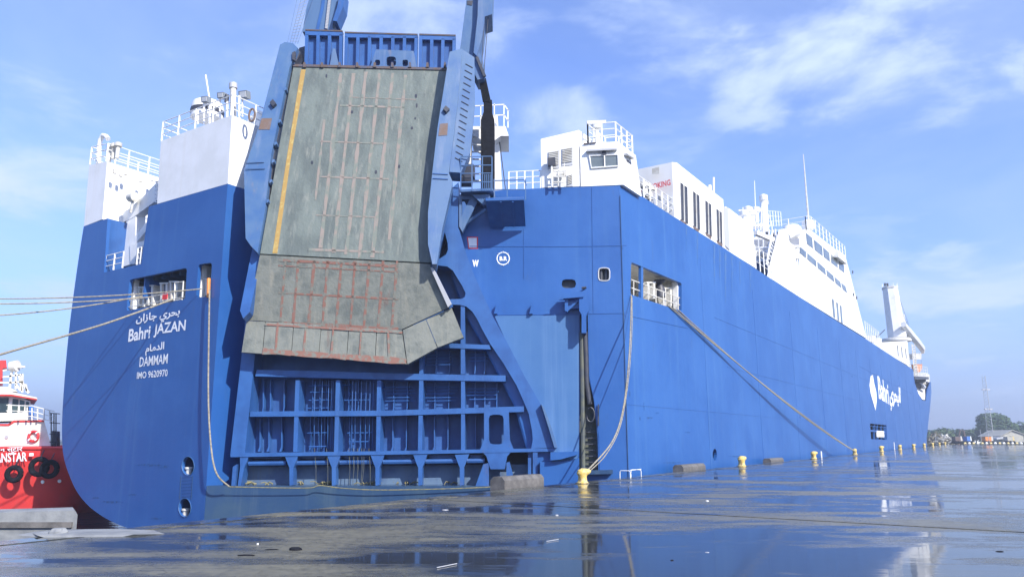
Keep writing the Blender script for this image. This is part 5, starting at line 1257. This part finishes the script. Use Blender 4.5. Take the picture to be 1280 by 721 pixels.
part('name_plate', MB().pp([(36.5, 566), (41.5, 565.8), (41.5, 569.5), (36.5, 569.8)], off(tf, .07), .05), M['mark'], tug)

# ------------------------------------------------------------------ FAR SHORE
def leafy(name, c_, w, h, trunk, mat_, label, n=900, group=None, s=.5):
    t = thing(name, c_, label, 'tree', group)
    tr_ = MB().tube([c_, c_ + V((.1, 0, h * .25)), c_ + V((-.1, 0, h * .6))], [trunk, trunk * .8, trunk * .3], 7)
    for i in range(4):
        a = i * 1.6; tr_.tube([c_ + Z * h * .25, c_ + V((math.cos(a) * w * .25, math.sin(a) * w * .2, h * .6))], [trunk * .45, trunk * .15], 5)
    part('trunk', tr_, M['bark'], t)
    lobes = [(V((random.uniform(-.36, .36) * w, random.uniform(-.3, .3) * w, h * random.uniform(.35, .78))), random.uniform(.16, .30) * w) for _ in range(9)]
    lobes.append((V((0, 0, h * .6)), w * .33))
    m = MB()
    for i in range(n):
        lc, lr_ = random.choice(lobes); d = V((random.gauss(0, 1), random.gauss(0, 1), random.gauss(0, 1))).normalized() * lr_ * random.uniform(.7, 1.05)
        d.z *= .7; p = c_ + lc + d; p.z = max(p.z, c_.z + .2)
        nn = (d.normalized() + V((random.uniform(-.6, .6), random.uniform(-.6, .6), random.uniform(-.2, .8)))).normalized()
        u_ = nn.cross(Z if abs(nn.z) < .9 else V((1, 0, 0))).normalized() * s * random.uniform(.6, 1.3); v_ = nn.cross(u_)
        m.add([p - u_, p - v_ * .6, p + u_, p + v_ * .6], [(0, 1, 2, 3)])
    part('crown', m, M[mat_], t)
def gpos(x, d): return lz(dep(x, 548, d), -.5)
leafy('spreading_tree', gpos(1247, 330), 18, 14, .6, 'leaf1', 'great dark spreading tree behind the pale shed at the far right', 6500, s=.6)
leafy('spreading_tree', gpos(1277, 338), 14, 9, .5, 'leaf1', 'dark tree at the right margin behind the shed', 1500, s=.6)
leafy('spreading_tree', gpos(1231, 345), 10, 8, .4, 'leaf1', 'lower dark tree joined to the left flank of the great tree', 1200, s=.6)
labs = ['farthest left shore tree, hard beside the ship bow', 'low green tree behind the scrap heap', 'rounded green tree right of the scrap heap', 'broad green shore tree left of the orange machine', 'green shore tree above the orange machine', 'low green tree just right of the orange machine', 'small shore tree in front of the white roofs', 'small shore tree left of the lattice mast', 'last low tree before the great dark tree']
for i, (x, d, w, h) in enumerate(((1163, 330, 9, 6), (1170, 345, 11, 6.5), (1179, 340, 10, 5.5), (1188, 350, 13, 7), (1197, 340, 11, 6.5), (1206, 350, 12, 6.5), (1213, 345, 10, 6), (1220, 350, 11, 6.5), (1226, 360, 10, 6))):
    leafy('shore_tree', gpos(x, d), w, h, .3, 'leaf2' if i % 3 else 'leaf1', labs[i], 600, 'low trees along the far shore', s=.55)
# shed
sh = thing('storage_shed', gpos(1266, 300), 'pale beige gabled storage shed at the far right shore', 'shed')
sP = vplane(dep(1266, 548, 300), V((1, 0, 0)))
part('wall', MB().pp([(1254, 544), (1266, 538.5), (1279, 543), (1280, 552), (1254, 552)], sP, 14), M['shed'], sh)
rf = MB(); 
for a_, b_ in (((1251, 545.4), (1266, 537.6)), ((1266, 537.6), (1283, 543.6))): rf.prism([on(*a_, off(sP, .6)), on(*b_, off(sP, .6)), on(*b_, off(sP, .6)) + Z * .2, on(*a_, off(sP, .6)) + Z * .2], -sP[1] * 15)
part('roof', rf, M['shed'], sh); part('door', MB().pp([(1259, 548), (1263, 547), (1263, 552), (1259, 552)], off(sP, .05), .1), M['dark'], sh)
part('lean_to', MB().pp([(1246, 547), (1256, 545), (1262, 547.5), (1246, 549)], off(sP, 1), 5), M['galv'], sh)
for x, y, w_, lab in ((1179, 537.8, 5, 'low white roof showing above the trees beside the ship bow'), (1215, 537.5, 8, 'long low white roof showing above the trees left of the great tree')):
    c_ = dep(x, y, 420); t = thing('white_building', lz(c_, -.5), lab, 'building'); w2 = w_ / 930 * 420 / 2
    part('wall', MB().box(lz(c_, c_.z / 2 - .3), (w2, 0, 0), (0, 4, 0), (0, 0, c_.z / 2 + .2)), M['white'], t); part('roof', MB().prism([lz(c_, c_.z - .1) + V((-w2 - .3, -4.3, 0)), lz(c_, c_.z + .8) + V((0, -4.3, 0)), lz(c_, c_.z - .1) + V((w2 + .3, -4.3, 0))], (0, 8.6, 0)), M['galv'], t)
# lattice mast
lm = thing('lattice_mast', gpos(1240, 310), 'tall thin red and white lattice mast rising over the great dark tree', 'mast')
b_ = gpos(1240, 310); Hm = 27.5
legs = [V((.9, .6, 0)), V((-.9, .6, 0)), V((0, -.9, 0))]
for l_ in legs: part('leg', MB().bar(b_ + l_ * 1.5, b_ + l_ * .7 + Z * Hm, .13), M['galv'], lm)
br = MB()
for i in range(20):
    for j in range(3):
        s0, s1 = 1.5 - .8 * i / 20, 1.5 - .8 * (i + 1) / 20; br.bar(b_ + legs[j] * s0 + Z * Hm * i / 20, b_ + legs[(j + 1) % 3] * s1 + Z * Hm * (i + 1) / 20, .07)
part('bracing', br, M['galv'], lm, kind='stuff')
for z_ in (14, 22): part('cross_arm', MB().box(b_ + Z * z_, (1.6, 0, 0), (0, .3, 0), (0, 0, .25)), M['galv'], lm)
# scrap heap
def heap(x0, x1, d, hmax, n, label):
    m = MB()
    for i in range(n):
        x = random.uniform(x0, x1); c_ = gpos(x, d + random.uniform(-6, 6)); c_.z = random.uniform(0, 1) ** .7 * hmax * (1 - abs((x - (x0 + x1) / 2) / (x1 - x0)) * 1.2); c_.z -= .4
        a = V((random.uniform(-1, 1), random.uniform(-1, 1), random.uniform(-.7, .7))).normalized() * random.uniform(.4, 1.4)
        m.bar(c_ - a, c_ + a, random.uniform(.15, .8), random.uniform(.1, .5))
    return m
for i, (x0, x1, h, mm, lab) in enumerate(((1160, 1181, 4.2, 'scrap', 'brown part of the heap of broken timber and scrap beside the ship bow'), (1168, 1193, 3.2, 'offwhite', 'pale pieces of broken board on the scrap heap beside the bow'), (1176, 1200, 2.2, 'scrap', 'low right end of the brown scrap heap'), (1196, 1206, 2, 'rustpatch', 'reddish low scrap heap under the orange machine'))):
    o_ = single('scrap_heap', heap(x0, x1, 270, h, 170, ''), M[mm], lab, 'scrap heap', kind='stuff')
def truck(x, d, wpx, m1, m2, label, name='parked_truck', arm=False):
    c_ = gpos(x, d); c_.z = 0; w_ = wpx / 930 * d
    t = thing(name, c_, label, 'truck' if not arm else 'excavator')
    part('body', MB().box(c_ + V((-.1 * w_, 0, 1.5)), (w_ * .36, 0, 0), (0, 1.1, 0), (0, 0, .75)), M[m1], t)
    part('cab', MB().prism([c_ + V((w_ * .28, -1, .7)), c_ + V((w_ * .5, -1, .7)), c_ + V((w_ * .5, -1, 1.6)), c_ + V((w_ * .44, -1, 2.4)), c_ + V((w_ * .28, -1, 2.4))], (0, 2, 0)), M[m2], t)
    for q in (-.36, -.1, .38): part('wheel', MB().tube([c_ + V((q * w_, -1.15, .45)), c_ + V((q * w_, 1.15, .45))], .45, 12), M['black'], t)
    if arm: part('boom', MB().tube([c_ + V((.2 * w_, 0, 2)), c_ + V((.1 * w_, 0, 4.2)), c_ + V((-.5 * w_, 0, 4.6)), c_ + V((-.8 * w_, 0, 2.6))], .25, 6), M[m1], t)
truck(1205, 268, 7, 'rustpatch', 'offwhite', 'small rusty orange excavator with raised arm beside the scrap heap', 'excavator', True)
truck(1234, 262, 10, 'orange', 'offwhite', 'orange truck parked below the great dark tree'); truck(1196, 250, 9, 'rustpatch', 'offwhite', 'rusty red truck at the foot of the scrap heap')
truck(1209, 246, 6, 'bluep', 'white', 'blue truck parked right of the rusty red truck'); truck(1261, 258, 9, 'shed', 'byellow', 'yellowish truck parked in front of the pale shed')
kb = MB(); 
pr_ = None
for i in range(15):
    x = 1206 + i * 5.4; c_ = lz(dep(x, 553, 240), 0)
    o_ = single('barrier_block', MB().prism([c_ + V((-.35, -.3, 0)), c_ + V((.35, -.3, 0)), c_ + V((.28, -.2, .5)), c_ + V((-.28, -.2, .5))], (0, .5, 0)), M['white' if i % 2 else 'byellow'], ('small white' if i % 2 else 'small yellow') + ' barrier block in the far alternating row along the end of the quay', 'barrier', ('white' if i % 2 else 'yellow') + ' barrier blocks at the far end of the quay')
for x, h_ in ((1227, 4.5), (1236.5, 4.5), (1170, 3)):
    c_ = lz(dep(x, 553, 250), 0); single('lamp_pole', MB().tube([c_, c_ + Z * h_], .07, 6), M['galv'], {1227: 'thin grey pole left of the orange truck', 1236.5: 'thin grey pole right of the orange truck', 1170: 'short pole standing by the scrap heap'}[x], 'pole')

# ------------------------------------------------------------------ HAZE
hz = MB().box((250, 850, 28.2), (1300, 0, 0), (0, 1200, 0), (0, 0, 32.4))
hm = bpy.data.materials.new('haze_air'); hm.use_nodes = True; nt = hm.node_tree
nt.nodes.remove(nt.nodes['Principled BSDF']); pv = nt.nodes.new('ShaderNodeVolumePrincipled')
pv.inputs['Color'].default_value = (.80, .88, 1, 1); pv.inputs['Density'].default_value = .0009; pv.inputs['Anisotropy'].default_value = .3
nt.links.new(pv.outputs[0], nt.nodes['Material Output'].inputs['Volume'])
struct('haze', hz, hm, kind='stuff')
